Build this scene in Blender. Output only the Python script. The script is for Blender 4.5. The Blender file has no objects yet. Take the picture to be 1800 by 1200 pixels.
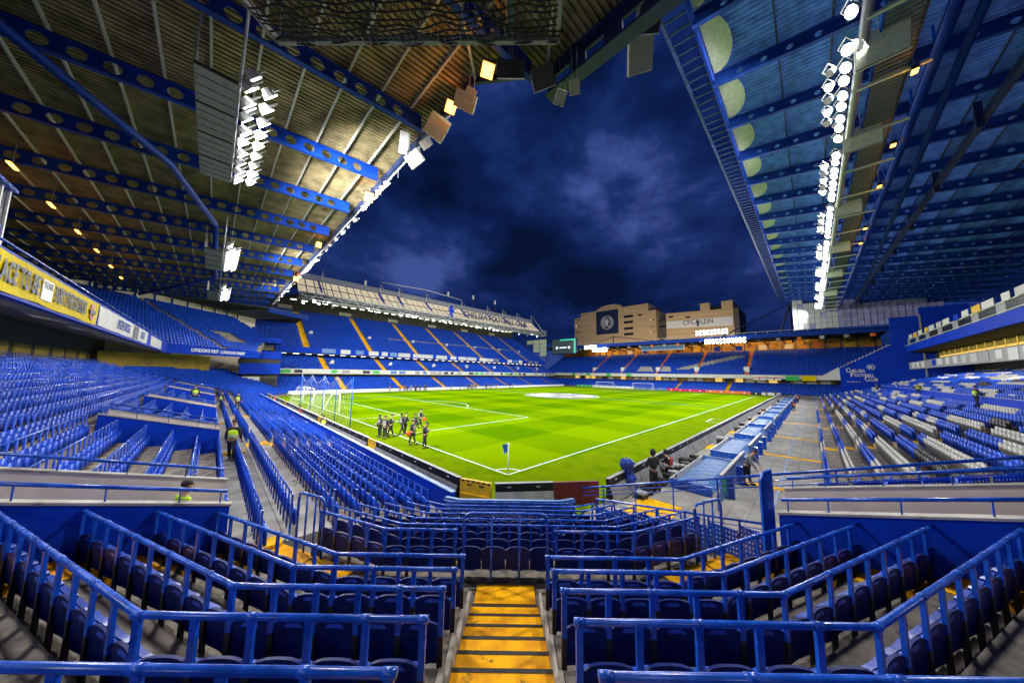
import bpy, math, random
import numpy as np
from mathutils import Vector, Matrix
random.seed(7)
R = math.radians
SC = bpy.context.scene
COL = SC.collection

# ------------------------------------------------------------------ camera
CAM = np.array([-11.53, -11.70, 5.313])
FPX = 525.0
_y, _p, _r = R(45.04), R(6.12), R(0.89)
_F = np.array([math.cos(_y)*math.cos(_p), math.sin(_y)*math.cos(_p), math.sin(_p)])
_R = np.array([math.sin(_y), -math.cos(_y), 0.0])
_U = np.cross(_R, _F)
R2 = math.cos(_r)*_R + math.sin(_r)*_U
U2 = -math.sin(_r)*_R + math.cos(_r)*_U
cd = bpy.data.cameras.new('camera')
cam = bpy.data.objects.new('camera', cd)
COL.objects.link(cam)
M = Matrix.Identity(4)
for i in range(3):
    M[i][0], M[i][1], M[i][2], M[i][3] = R2[i], U2[i], -_F[i], CAM[i]
cam.matrix_world = M
cd.sensor_width = 36.0
cd.lens = FPX/1800.0*36.0
cd.clip_start, cd.clip_end = 0.05, 2000.0
SC.camera = cam

def ray(u, v):
    d = _F*FPX + R2*(u-900.0) - U2*(v-600.0)
    return d/np.linalg.norm(d)
def hit(u, v, axis, val):
    d = ray(u, v)
    return CAM + d*((val-CAM[axis])/d[axis])

# ------------------------------------------------------------------ world: dusk sky with heavy cloud
SKY_OFF = (2.73, 5.197, -7.31)
W = bpy.data.worlds.new('World')
SC.world = W
W.use_nodes = True
nt = W.node_tree
nt.nodes.clear()
N = nt.nodes.new
out = N('ShaderNodeOutputWorld'); bg = N('ShaderNodeBackground')
tc = N('ShaderNodeTexCoord')
sky = N('ShaderNodeTexSky'); sky.sky_type = 'NISHITA'; sky.sun_disc = False
sky.sun_elevation = R(-3.0); sky.sun_rotation = R(250.0)
mp = N('ShaderNodeMapping'); mp.inputs['Scale'].default_value = (1.0, 1.0, 1.9); mp.inputs['Location'].default_value = SKY_OFF
n1 = N('ShaderNodeTexNoise'); n1.inputs['Scale'].default_value = 2.3; n1.inputs['Detail'].default_value = 12; n1.inputs['Roughness'].default_value = 0.58; n1.inputs['Distortion'].default_value = 0.15
rp = N('ShaderNodeValToRGB')
e = rp.color_ramp.elements
e[0].position = 0.34; e[0].color = (0.0007, 0.0034, 0.0210, 1)
e[1].position = 0.66; e[1].color = (0.036, 0.058, 0.215, 1)
k = e.new(0.46); k.color = (0.0022, 0.0095, 0.056, 1)
k = e.new(0.56); k.color = (0.0075, 0.0200, 0.100, 1)
mul = N('ShaderNodeMix'); mul.data_type = 'RGBA'; mul.blend_type = 'ADD'; mul.inputs[0].default_value = 0.015
nt.links.new(tc.outputs['Generated'], mp.inputs['Vector'])
nt.links.new(mp.outputs[0], n1.inputs['Vector'])
nt.links.new(n1.outputs['Fac'], rp.inputs[0])
nt.links.new(rp.outputs[0], mul.inputs[6])
nt.links.new(sky.outputs[0], mul.inputs[7])
nt.links.new(mul.outputs[2], bg.inputs[0])
bg.inputs[1].default_value = 1.0
nt.links.new(bg.outputs[0], out.inputs[0])

SC.view_settings.view_transform = 'Standard'
SC.view_settings.look = 'None'
SC.view_settings.exposure = 0.45
SC.view_settings.gamma = 1.0
SC.view_settings.use_curve_mapping = False
SC.cycles.use_denoising = True
SC.cycles.max_bounces = 5
SC.cycles.diffuse_bounces = 3
SC.cycles.glossy_bounces = 2
SC.cycles.transmission_bounces = 4
SC.cycles.sample_clamp_indirect = 6.0

# ------------------------------------------------------------------ floodlight banks (each sits at a built bank of lamp heads)
def area(name, loc, aim, sx, sy, power, col=(1.0, 0.97, 0.92), spread=150, parent=None):
    l = bpy.data.lights.new(name, 'AREA'); l.shape = 'RECTANGLE'; l.size = sx; l.size_y = sy; l.energy = power; l.color = col; l.spread = R(spread)
    o = bpy.data.objects.new(name, l); COL.objects.link(o)
    d = Vector(aim)-Vector(loc)
    o.rotation_euler = d.to_track_quat('-Z', 'Y').to_euler(); o.location = loc
    return o

FLOOD_W = (1.0, 0.975, 0.93)
for _y0, _pw in ((5.6, 3600), (9.8, 3600), (31.0, 4200), (52.0, 4200)):
    area('north_gantry_light', (-10.65, _y0, 16.4), (30, 30+_y0*0.5, 0), 3.6, 0.8, _pw, FLOOD_W, 125)
# goal-end heads that face the corner seats; the touchline copy is added as fill
area('gantry_end_light', (-10.9, 3.7, 16.3), (-7.0, -7.5, 1.0), 1.2, 0.8, 1000, FLOOD_W, 140)
area('gantry_end_light', (8.3, -13.5, 22.9), (-6.5, -7.0, 1.0), 1.2, 0.8, 1500, FLOOD_W, 130)
for _i in range(9):
    _x = 8.0+_i*11.0
    area('east_gantry_light', (_x, -13.6, 23.2), (_x*0.7+16, 30, 0), 8.0, 0.9, 3500, FLOOD_W, 125)
for _i in range(8):
    _x = 4.0+_i*12.5
    area('west_gantry_light', (_x, 74.6, 22.4), (_x*0.75+12, 22, 0), 9.0, 0.8, 4200, FLOOD_W, 120)
for _q, _z in (((107.2, 54.0), 17.2), ((107.2, 12.0), 17.2), ((107.2, 3.0), 17.0)):
    area('south_bank_light', (_q[0], _q[1], _z), (40, 33, 0), 7.0, 0.9, 4000, FLOOD_W, 120)

for _i in range(12):                                       # strip lights under the goal-end upper tier
    area('tier_strip_light', (-18.9, -22+_i*7.0, 8.25), (-17.4, -22+_i*7.0, 0), 0.7, 3.0, 330, (1.0, 0.96, 0.90), 175)
for _i in range(6):                                        # matching strips added under the touchline balcony as fill light
    area('balcony_fill_light', (6+_i*16.0, -28.5, 8.8), (6+_i*16.0, -27.0, 0), 6.0, 0.6, 330, (1.0, 0.96, 0.90), 175)

for _yy in (56.0, 30.0, 10.0):                             # lamps added on the far roof to brighten the hotel blocks behind
    area('facade_fill_light', (119.0, _yy, 20.4), (150.0, _yy+4, 20.0), 4.0, 0.6, 1500, (1.0, 0.86, 0.66), 150)

# ------------------------------------------------------------------ materials
MAT = {}
def mat(name, col, rough=0.5, metal=0.0, var=0.18, scale=6.0, bump=0.0, bscale=40.0, emit=None, est=0.0, spec=None, trans=0.0, dirt=None, wear=None):
    if name in MAT: return MAT[name]
    m = bpy.data.materials.new(name); m.use_nodes = True
    t = m.node_tree; b = t.nodes['Principled BSDF']
    b.inputs['Roughness'].default_value = rough
    b.inputs['Metallic'].default_value = metal
    if spec is not None: b.inputs['Specular IOR Level'].default_value = spec
    if trans: b.inputs['Transmission Weight'].default_value = trans
    c = t.nodes.new('ShaderNodeTexCoord')
    geo = t.nodes.new('ShaderNodeNewGeometry')
    n = t.nodes.new('ShaderNodeTexNoise'); n.inputs['Scale'].default_value = scale; n.inputs['Detail'].default_value = 6
    t.links.new(geo.outputs['Position'], n.inputs['Vector'])
    r = t.nodes.new('ShaderNodeValToRGB')
    lo = tuple(max(0, x*(1-var)) for x in col)+(1,); hi = tuple(min(1, x*(1+var)) for x in col)+(1,)
    if dirt: lo = tuple(dirt)+(1,)
    r.color_ramp.elements[0].position = 0.32; r.color_ramp.elements[0].color = lo
    r.color_ramp.elements[1].position = 0.62; r.color_ramp.elements[1].color = hi
    t.links.new(n.outputs['Fac'], r.inputs[0]); t.links.new(r.outputs[0], b.inputs['Base Color'])
    mr = t.nodes.new('ShaderNodeMapRange'); mr.inputs[3].default_value = max(0.05, rough-0.12); mr.inputs[4].default_value = min(1.0, rough+0.16)
    t.links.new(n.outputs['Fac'], mr.inputs[0]); t.links.new(mr.outputs[0], b.inputs['Roughness'])
    if wear:                                          # chips and scuffs: (colour, noise scale, threshold)
        nw_ = t.nodes.new('ShaderNodeTexNoise'); nw_.inputs['Scale'].default_value = wear[1]; nw_.inputs['Detail'].default_value = 9; nw_.inputs['Roughness'].default_value = 0.72
        t.links.new(geo.outputs['Position'], nw_.inputs['Vector'])
        wr_ = t.nodes.new('ShaderNodeMapRange'); wr_.inputs[1].default_value = wear[2]; wr_.inputs[2].default_value = wear[2]+0.05; wr_.inputs[4].default_value = 0.85
        t.links.new(nw_.outputs['Fac'], wr_.inputs[0])
        wm_ = t.nodes.new('ShaderNodeMix'); wm_.data_type = 'RGBA'; wm_.inputs[7].default_value = tuple(wear[0])+(1,)
        t.links.new(wr_.outputs[0], wm_.inputs[0]); t.links.new(r.outputs[0], wm_.inputs[6]); t.links.new(wm_.outputs[2], b.inputs['Base Color'])
    if bump:
        n2 = t.nodes.new('ShaderNodeTexNoise'); n2.inputs['Scale'].default_value = bscale; n2.inputs['Detail'].default_value = 4
        t.links.new(geo.outputs['Position'], n2.inputs['Vector'])
        bp = t.nodes.new('ShaderNodeBump'); bp.inputs['Strength'].default_value = bump; bp.inputs['Distance'].default_value = 0.02
        t.links.new(n2.outputs['Fac'], bp.inputs['Height']); t.links.new(bp.outputs[0], b.inputs['Normal'])
    if emit:
        b.inputs['Emission Color'].default_value = tuple(emit)+(1,)
        b.inputs['Emission Strength'].default_value = est
        m.cycles.emission_sampling = 'NONE'
    MAT[name] = m
    return m
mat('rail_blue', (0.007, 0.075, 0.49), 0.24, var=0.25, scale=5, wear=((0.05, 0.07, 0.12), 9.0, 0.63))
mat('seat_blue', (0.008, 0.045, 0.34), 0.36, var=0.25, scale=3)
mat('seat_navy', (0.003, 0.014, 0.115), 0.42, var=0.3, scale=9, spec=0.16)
mat('seat_leg', (0.006, 0.008, 0.020), 0.45, var=0.3)
mat('flag_blue', (0.03, 0.16, 0.62), 0.6)
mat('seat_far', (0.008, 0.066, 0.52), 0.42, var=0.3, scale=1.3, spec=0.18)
mat('seat_white', (0.46, 0.46, 0.43), 0.45, var=0.12)
mat('seat_black', (0.02, 0.022, 0.03), 0.5)
mat('wall_blue', (0.002, 0.038, 0.46), 0.6, var=0.15, scale=1.5, bump=0.05, spec=0.12)
mat('beam_blue', (0.003, 0.036, 0.30), 0.5, var=0.2, scale=2, spec=0.2)
mat('steel_blue', (0.008, 0.045, 0.28), 0.5, var=0.2, scale=2, spec=0.2)
mat('steel_navy', (0.012, 0.028, 0.10), 0.4, var=0.3, scale=2)
mat('panel_blue', (0.07, 0.18, 0.46), 0.4, var=0.12, scale=2)
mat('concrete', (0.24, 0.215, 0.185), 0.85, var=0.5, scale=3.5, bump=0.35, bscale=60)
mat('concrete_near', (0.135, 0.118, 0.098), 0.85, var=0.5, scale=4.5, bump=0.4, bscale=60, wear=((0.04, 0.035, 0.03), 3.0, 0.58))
mat('concrete_dark', (0.10, 0.092, 0.08), 0.9, var=0.4, scale=1.5, bump=0.3)
mat('concrete_light', (0.34, 0.33, 0.31), 0.85, var=0.3, scale=1.6, bump=0.25, wear=((0.12, 0.115, 0.105), 2.2, 0.58))
mat('step_yellow', (0.95, 0.46, 0.006), 0.7, var=0.0, scale=3.4, bump=0.3, bscale=70, dirt=(0.58, 0.24, 0.006), spec=0.1, wear=((0.16, 0.085, 0.02), 5.0, 0.60))
mat('aisle_yellow', (0.80, 0.42, 0.008), 0.7, var=0.3, scale=2, spec=0.1)
mat('nosing', (0.02, 0.018, 0.015), 0.8)
mat('beige', (0.82, 0.71, 0.58), 0.6, var=0.08, scale=1.5)
mat('white', (0.78, 0.78, 0.76), 0.5, var=0.08)
mat('offwhite', (0.60, 0.60, 0.57), 0.6, var=0.15)
mat('line_white', (0.62, 0.66, 0.58), 0.9, var=0.30, scale=7)
mat('grey', (0.28, 0.29, 0.30), 0.5, var=0.15)
mat('grey_light', (0.48, 0.49, 0.48), 0.45, var=0.15)
mat('galv', (0.42, 0.44, 0.45), 0.35, 0.7, var=0.15)
mat('dark', (0.022, 0.023, 0.026), 0.6, var=0.4)
mat('black', (0.010, 0.010, 0.012), 0.5, var=0.4)
mat('tarp', (0.20, 0.205, 0.21), 0.45, var=0.2, scale=3, bump=0.08, bscale=5)
mat('roof_n', (0.21, 0.175, 0.095), 0.6, var=0.4, scale=1.1, spec=0.15)
mat('roof_e', (0.11, 0.26, 0.95), 0.6, var=0.3, scale=1.6, spec=0.15)
mat('pale_green', (0.58, 0.66, 0.50), 0.5, var=0.15)
mat('purlin', (0.40, 0.40, 0.36), 0.5, var=0.15)
mat('cream', (0.72, 0.62, 0.42), 0.5, var=0.12, scale=2, emit=(1.0, 0.82, 0.52), est=0.30)  # faint glow put in the colour for light coming through the panels
mat('yellow_banner', (0.80, 0.60, 0.0), 0.7, var=0.08, spec=0.1)
mat('yellow_gate', (0.75, 0.45, 0.01), 0.5, var=0.1)
mat('brick_tan', (0.58, 0.41, 0.22), 0.85, var=0.15, scale=3, bump=0.2)
mat('navy_banner', (0.006, 0.018, 0.075), 0.6, var=0.1)
mat('window_dark', (0.02, 0.024, 0.03), 0.15, var=0.2)
mat('orange_wall', (0.50, 0.22, 0.03), 0.6, var=0.35, scale=0.6)
mat('olive_wall', (0.30, 0.21, 0.02), 0.7, var=0.25, scale=1)
mat('soffit', (0.06, 0.06, 0.055), 0.8, var=0.3)
mat('slat_grey', (0.13, 0.15, 0.13), 0.5, var=0.2)
mat('speaker', (0.30, 0.33, 0.24), 0.6, var=0.1)
mat('speaker_dark', (0.05, 0.045, 0.035), 0.6)
mat('net_black', (0.012, 0.014, 0.018), 0.8)
mat('net_white', (0.55, 0.56, 0.56), 0.8)
mat('glass_screen', (0.30, 0.29, 0.50), 0.25, var=0.2, scale=0.8)
mat('skin', (0.50, 0.27, 0.18), 0.55, var=0.1)
mat('skin_dark', (0.20, 0.10, 0.06), 0.55, var=0.1)
mat('hair', (0.014, 0.011, 0.010), 0.6)
mat('cloth_black', (0.016, 0.017, 0.020), 0.8, var=0.4, scale=14, bump=0.2)
mat('cloth_grey', (0.16, 0.17, 0.19), 0.85, var=0.25, scale=14, bump=0.2)
mat('cloth_bib', (0.30, 0.31, 0.33), 0.8, var=0.4, scale=9)
mat('hivis', (0.50, 0.75, 0.02), 0.6, var=0.12, scale=9)
mat('hivis_orange', (0.85, 0.07, 0.01), 0.6, var=0.12)
mat('red', (0.55, 0.02, 0.02), 0.5)
mat('maroon', (0.16, 0.012, 0.010), 0.5, var=0.3)
mat('magenta', (0.62, 0.01, 0.09), 0.5)
mat('orange', (0.80, 0.16, 0.02), 0.5)
mat('green', (0.03, 0.45, 0.08), 0.5)
mat('lamp_white', (0.9, 0.9, 0.9), 0.4, emit=(1.0, 0.99, 0.96), est=18.0)
mat('lamp_orange', (0.9, 0.5, 0.1), 0.4, emit=(1.0, 0.33, 0.04), est=9.0)
mat('lamp_strip', (0.9, 0.9, 0.8), 0.4, emit=(1.0, 0.92, 0.72), est=5.0)
mat('lamp_house', (0.55, 0.57, 0.58), 0.4, 0.4, var=0.15)
mat('screen_dark', (0.015, 0.02, 0.022), 0.3, emit=(0.02, 0.035, 0.035), est=1.0)
mat('screen_teal', (0.02, 0.3, 0.2), 0.3, emit=(0.03, 0.42, 0.28), est=0.9)
mat('screen_white', (0.8, 0.8, 0.8), 0.3, emit=(0.9, 0.95, 1.0), est=0.9)
mat('window_warm', (0.5, 0.35, 0.1), 0.3, emit=(1.0, 0.62, 0.12), est=0.55)
mat('tarp_blue', (0.02, 0.06, 0.36), 0.35, var=0.3, bump=0.5, bscale=6)
mat('pit_blue', (0.05, 0.14, 0.34), 0.5, var=0.25, scale=3, bump=0.25, bscale=5)
mat('asphalt', (0.05, 0.05, 0.052), 0.9, bump=0.3)

def grass_material():
    m = bpy.data.materials.new('grass_pitch'); m.use_nodes = True
    t = m.node_tree; b = t.nodes['Principled BSDF']; b.inputs['Roughness'].default_value = 0.75
    b.inputs['Specular IOR Level'].default_value = 0.0
    geo = t.nodes.new('ShaderNodeNewGeometry'); sep = t.nodes.new('ShaderNodeSeparateXYZ')
    t.links.new(geo.outputs['Position'], sep.inputs[0])
    def band(sock, w):
        a = t.nodes.new('ShaderNodeMath'); a.operation = 'MULTIPLY'; a.inputs[1].default_value = math.pi/w; t.links.new(sock, a.inputs[0])
        s = t.nodes.new('ShaderNodeMath'); s.operation = 'SINE'; t.links.new(a.outputs[0], s.inputs[0])
        g = t.nodes.new('ShaderNodeMapRange'); g.inputs[1].default_value = -0.12; g.inputs[2].default_value = 0.12; t.links.new(s.outputs[0], g.inputs[0])
        return g.outputs[0]
    bx, by = band(sep.outputs[0], 5.5), band(sep.outputs[1], 5.58)
    ad = t.nodes.new('ShaderNodeMath'); ad.operation = 'ADD'; t.links.new(bx, ad.inputs[0]); t.links.new(by, ad.inputs[1])
    hv = t.nodes.new('ShaderNodeMath'); hv.operation = 'MULTIPLY'; hv.inputs[1].default_value = 0.5; t.links.new(ad.outputs[0], hv.inputs[0])
    nz = t.nodes.new('ShaderNodeTexNoise'); nz.inputs['Scale'].default_value = 0.35; nz.inputs['Detail'].default_value = 8; t.links.new(geo.outputs['Position'], nz.inputs['Vector'])
    mp2 = t.nodes.new('ShaderNodeMath'); mp2.operation = 'MULTIPLY_ADD'; mp2.inputs[1].default_value = 0.5; mp2.inputs[2].default_value = -0.25; t.links.new(nz.outputs['Fac'], mp2.inputs[0])
    ff = t.nodes.new('ShaderNodeMath'); ff.operation = 'ADD'; t.links.new(hv.outputs[0], ff.inputs[0]); t.links.new(mp2.outputs[0], ff.inputs[1])
    rp = t.nodes.new('ShaderNodeValToRGB')
    rp.color_ramp.elements[0].position = 0.0; rp.color_ramp.elements[0].color = (0.078, 0.182, 0.0005, 1)
    rp.color_ramp.elements[1].position = 1.0; rp.color_ramp.elements[1].color = (0.172, 0.292, 0.0008, 1)
    t.links.new(ff.outputs[0], rp.inputs[0])
    n3 = t.nodes.new('ShaderNodeTexNoise'); n3.inputs['Scale'].default_value = 14; n3.inputs['Detail'].default_value = 8; t.links.new(geo.outputs['Position'], n3.inputs['Vector'])
    mx = t.nodes.new('ShaderNodeMix'); mx.data_type = 'RGBA'; mx.blend_type = 'MULTIPLY'; mx.inputs[0].default_value = 0.35
    t.links.new(rp.outputs[0], mx.inputs[6]); t.links.new(n3.outputs['Fac'], mx.inputs[7]); t.links.new(mx.outputs[2], b.inputs['Base Color'])
    bp = t.nodes.new('ShaderNodeBump'); bp.inputs['Strength'].default_value = 0.5; bp.inputs['Distance'].default_value = 0.03
    n4 = t.nodes.new('ShaderNodeTexNoise'); n4.inputs['Scale'].default_value = 45; t.links.new(geo.outputs['Position'], n4.inputs['Vector'])
    t.links.new(n4.outputs['Fac'], bp.inputs['Height']); t.links.new(bp.outputs[0], b.inputs['Normal'])
    return m
MAT['grass'] = grass_material()
mat('grass_edge', (0.128, 0.205, 0.002), 0.85, var=0.0, scale=0.9, bump=0.5, bscale=40, dirt=(0.090, 0.160, 0.002), spec=0.0)

def paving_material():
    m = mat('paving', (0.26, 0.255, 0.24), 0.85, var=0.25, scale=1.2)
    t = m.node_tree; b = t.nodes['Principled BSDF']
    br = t.nodes.new('ShaderNodeTexBrick'); br.inputs['Scale'].default_value = 1.0
    br.inputs['Color1'].default_value = (0.25, 0.245, 0.23, 1); br.inputs['Color2'].default_value = (0.29, 0.285, 0.265, 1); br.inputs['Mortar'].default_value = (0.15, 0.145, 0.135, 1)
    br.inputs['Brick Width'].default_value = 0.9; br.inputs['Row Height'].default_value = 0.6; br.inputs['Mortar Size'].default_value = 0.012
    geo = t.nodes.new('ShaderNodeNewGeometry'); t.links.new(geo.outputs['Position'], br.inputs['Vector'])
    n = t.nodes.new('ShaderNodeTexNoise'); n.inputs['Scale'].default_value = 1.4; n.inputs['Detail'].default_value = 8; t.links.new(geo.outputs['Position'], n.inputs['Vector'])
    mx = t.nodes.new('ShaderNodeMix'); mx.data_type = 'RGBA'; mx.blend_type = 'OVERLAY'; mx.inputs[0].default_value = 0.6
    t.links.new(br.outputs[0], mx.inputs[6]); t.links.new(n.outputs['Fac'], mx.inputs[7]); t.links.new(mx.outputs[2], b.inputs['Base Color'])
paving_material()

# ------------------------------------------------------------------ mesh helpers
def v3(*a): return np.array(a, float)
def unit(v): return v/np.linalg.norm(v)
class MB:
    def __init__(s): s.v, s.f = [], []
    def add(s, vs, fs):
        o = len(s.v); s.v.extend([tuple(map(float, x)) for x in vs]); s.f.extend([tuple(i+o for i in f) for f in fs]); return s
    def box(s, x0, x1, y0, y1, z0, z1):
        return s.add([(x0,y0,z0),(x1,y0,z0),(x1,y1,z0),(x0,y1,z0),(x0,y0,z1),(x1,y0,z1),(x1,y1,z1),(x0,y1,z1)],
                     [(3,2,1,0),(4,5,6,7),(0,1,5,4),(1,2,6,5),(2,3,7,6),(3,0,4,7)])
    def obox(s, c, a, b, d):                      # centre and three half-axis vectors
        c, a, b, d = map(lambda q: np.asarray(q, float), (c, a, b, d))
        vs = [c-a-b-d, c+a-b-d, c+a+b-d, c-a+b-d, c-a-b+d, c+a-b+d, c+a+b+d, c-a+b+d]
        return s.add(vs, [(3,2,1,0),(4,5,6,7),(0,1,5,4),(1,2,6,5),(2,3,7,6),(3,0,4,7)])
    def bar(s, p0, p1, w, h, up=(0,0,1)):
        p0, p1, up = map(lambda q: np.asarray(q, float), (p0, p1, up))
        d = p1-p0; L = np.linalg.norm(d); d = d/L
        x = np.cross(d, up)
        if np.linalg.norm(x) < 1e-6: x = np.cross(d, (1,0,0))
        x = unit(x); u = np.cross(x, d)
        return s.obox((p0+p1)/2, d*L/2, x*w/2, u*h/2)
    def tube(s, pts, r, n=8, caps=True):
        pts = [np.asarray(q, float) for q in pts]; m = len(pts); vs = []; fs = []
        rr = r if hasattr(r, '__len__') else [r]*m
        for i, q in enumerate(pts):
            d = unit(pts[min(i+1, m-1)]-pts[max(i-1, 0)])
            up = v3(0,0,1) if abs(d[2]) < 0.95 else v3(1,0,0)
            x = unit(np.cross(d, up)); u = np.cross(x, d)
            k = 1.0
            if 0 < i < m-1: k = 1.0/max(0.5, abs(float(np.dot(unit(pts[i+1]-q), d))))
            for j in range(n):
                a = 2*math.pi*j/n
                vs.append(q + rr[i]*(k*x*math.cos(a) + u*math.sin(a)))
        for i in range(m-1):
            for j in range(n):
                fs.append((i*n+j, i*n+(j+1)%n, (i+1)*n+(j+1)%n, (i+1)*n+j))
        if caps: fs.append(tuple(range(n))[::-1]); fs.append(tuple(range((m-1)*n, m*n)))
        return s.add(vs, fs)
    def poly_slab(s, pts2, z0, z1):
        n = len(pts2)
        vs = [(p[0],p[1],z0) for p in pts2]+[(p[0],p[1],z1) for p in pts2]
        fs = [tuple(range(n))[::-1], tuple(range(n, 2*n))]+[(i, (i+1)%n, n+(i+1)%n, n+i) for i in range(n)]
        return s.add(vs, fs)
    def prism(s, pts, dv):                         # planar 3-D outline pushed along dv
        n = len(pts); dv = np.asarray(dv, float)
        vs = [np.asarray(q, float) for q in pts]+[np.asarray(q, float)+dv for q in pts]
        return s.add(vs, [tuple(range(n))[::-1], tuple(range(n, 2*n))]+[(i, (i+1)%n, n+(i+1)%n, n+i) for i in range(n)])
    def mesh(s, name, m, smooth=False):
        me = bpy.data.meshes.new(name); me.from_pydata(s.v, [], s.f); me.update()
        if m: me.materials.append(MAT[m] if isinstance(m, str) else m)
        if smooth: me.polygons.foreach_set('use_smooth', [True]*len(me.polygons))
        return me
    def build(s, name, m, parent=None, smooth=False, loc=None, rz=None):
        return put(name, s.mesh(name, m, smooth), parent, loc, rz)
def put(name, me, parent=None, loc=None, rz=None, mw=None):
    o = bpy.data.objects.new(name, me); COL.objects.link(o)
    if parent: o.parent = parent
    if loc is not None: o.location = loc
    if rz is not None: o.rotation_euler = (0, 0, rz)
    if mw is not None: o.matrix_local = mw
    return o
def empty(name, loc=(0,0,0), rz=0.0):
    o = bpy.data.objects.new(name, None); COL.objects.link(o); o.location = loc; o.rotation_euler = (0,0,rz); o.empty_display_size = 0.2
    return o
def tag(o, label=None, cat=None, group=None, kind=None):
    if label: o['label'] = label
    if cat: o['category'] = cat
    if group: o['group'] = group
    if kind: o['kind'] = kind
    return o
def thing(name, label, cat, group=None, loc=(0,0,0), rz=0.0):
    return tag(empty(name, loc, rz), label, cat, group)
def copy_tree(o, parent=None, label=None):
    c = o.copy(); COL.objects.link(c); c.parent = parent
    if label: c['label'] = label
    for ch in o.children: copy_tree(ch, c)
    return c
def scatter(name, protos, xf, m, parent=None):
    """one merged mesh of many small pieces: protos = (verts, faces), xf = list of (pos, rz, scale)"""
    pv, pf = protos; pv = np.asarray(pv, float); nv = len(pv)
    A = np.asarray([(*q[0], q[1]) for q in xf], float)
    c, s_ = np.cos(A[:,3])[:,None], np.sin(A[:,3])[:,None]
    X = pv[None,:,0]*c - pv[None,:,1]*s_ + A[:,0:1]
    Y = pv[None,:,0]*s_ + pv[None,:,1]*c + A[:,1:2]
    Z = np.broadcast_to(pv[None,:,2], X.shape) + A[:,2:3]
    co = np.stack([X,Y,Z], -1).reshape(-1, 3)
    ls = np.concatenate([np.array(f) for f in pf]); lens = np.array([len(f) for f in pf])
    n = len(A)
    loops = (ls[None,:] + (np.arange(n)*nv)[:,None]).ravel()
    tot = np.tile(lens, n); start = np.concatenate([[0], np.cumsum(tot)[:-1]])
    me = bpy.data.meshes.new(name)
    me.vertices.add(len(co)); me.vertices.foreach_set('co', co.ravel())
    me.loops.add(len(loops)); me.loops.foreach_set('vertex_index', loops)
    me.polygons.add(len(tot)); me.polygons.foreach_set('loop_start', start); me.polygons.foreach_set('loop_total', tot)
    me.update(calc_edges=True); me.validate()
    me.materials.append(MAT[m])
    return put(name, me, parent)
def text_mesh(body, size, m, parent, mw, ext=0.01, name='lettering', sx=1.0, align='CENTER', bold=0.0):
    cu = bpy.data.curves.new('lettering', 'FONT'); cu.body = body; cu.size = size; cu.extrude = ext; cu.align_x = align; cu.align_y = 'CENTER'; cu.offset = bold; cu.resolution_u = 3
    o = bpy.data.objects.new('lettering', cu)
    me = o.to_mesh().copy()
    bpy.data.objects.remove(o)
    me.materials.clear(); me.materials.append(MAT[m])
    return put(name, me, parent, mw=mw @ Matrix.Diagonal((sx, 1, 1, 1)))
def fit_text(w, size, m, parent, fr_, ya, yb, ext=0.02, bold=0.015):
    o = text_mesh(w, size, m, parent, Matrix.Identity(4), ext, align='LEFT', bold=bold)
    xs = [v.co.x for v in o.data.vertices]; w0, w1 = min(xs), max(xs); sx = abs(ya-yb)/(w1-w0)
    o.matrix_local = fr_(ya) @ Matrix.Diagonal((sx, 1, 1, 1)) @ Matrix.Translation((-w0, 0, 0))
    return o
def frame(o, x, y):                               # matrix with given origin, local x and y
    x = Vector(x).normalized(); y = Vector(y).normalized(); z = x.cross(y)
    m = Matrix.Identity(4)
    for i in range(3): m[i][0], m[i][1], m[i][2], m[i][3] = x[i], y[i], z[i], o[i]
    return m
def ring(r0, r1, n=40, z=0.0):
    vs = []; fs = []
    for i in range(n):
        a = 2*math.pi*i/n; vs += [(r0*math.cos(a), r0*math.sin(a), z), (r1*math.cos(a), r1*math.sin(a), z)]
    for i in range(n):
        j = (i+1)%n; fs.append((2*i, 2*i+1, 2*j+1, 2*j))
    return vs, fs
def disc(r, n=32, z=0.0):
    return [(r*math.cos(2*math.pi*i/n), r*math.sin(2*math.pi*i/n), z) for i in range(n)], [tuple(range(n))]
def point(name, loc, power, col, r=0.1):
    l = bpy.data.lights.new(name, 'POINT'); l.energy = power; l.color = col; l.shadow_soft_size = r
    o = bpy.data.objects.new(name, l); COL.objects.link(o); o.location = loc
    return o

# ================================================================== GROUND AND PITCH
g = MB().box(-260, 420, -260, 420, -0.6, -0.30).build('ground', 'asphalt'); tag(g, kind='structure')
g = MB().box(-3.55, 106.3, -5.05, 69.6, -0.28, -0.004).build('grass_surround', 'grass_edge'); tag(g, kind='structure')
pitch = MB().box(-0.35, 103.35, -0.35, 67.35, -0.1, 0.0).build('pitch', 'grass'); tag(pitch, kind='structure')
PL, PW = 103.0, 67.0
def line(p0, p1, w=0.10, z=0.005, name='pitch_line'):
    p0, p1 = v3(*p0, z), v3(*p1, z); d = unit(p1-p0); n = np.cross(d, (0,0,1))*w/2
    d = d*w/2
    MB().add([p0-d-n, p1+d-n, p1+d+n, p0-d+n], [(0,1,2,3)]).build(name, 'line_white', pitch)
def arc(c, r, a0, a1, w=0.12, n=40, z=0.005):
    vs = []; fs = []
    for i in range(n+1):
        a = a0+(a1-a0)*i/n
        for q in (r-w/2, r+w/2): vs.append((c[0]+q*math.cos(a), c[1]+q*math.sin(a), z))
    for i in range(n): fs.append((2*i, 2*i+1, 2*i+3, 2*i+2))
    MB().add(vs, fs).build('pitch_line', 'line_white', pitch)
for a, b in (((0,0),(PL,0)), ((0,PW),(PL,PW)), ((0,0.12),(0,PW-0.12)), ((PL,0.12),(PL,PW-0.12)), ((PL/2,0.12),(PL/2,PW-0.12))): line(a, b)
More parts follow.
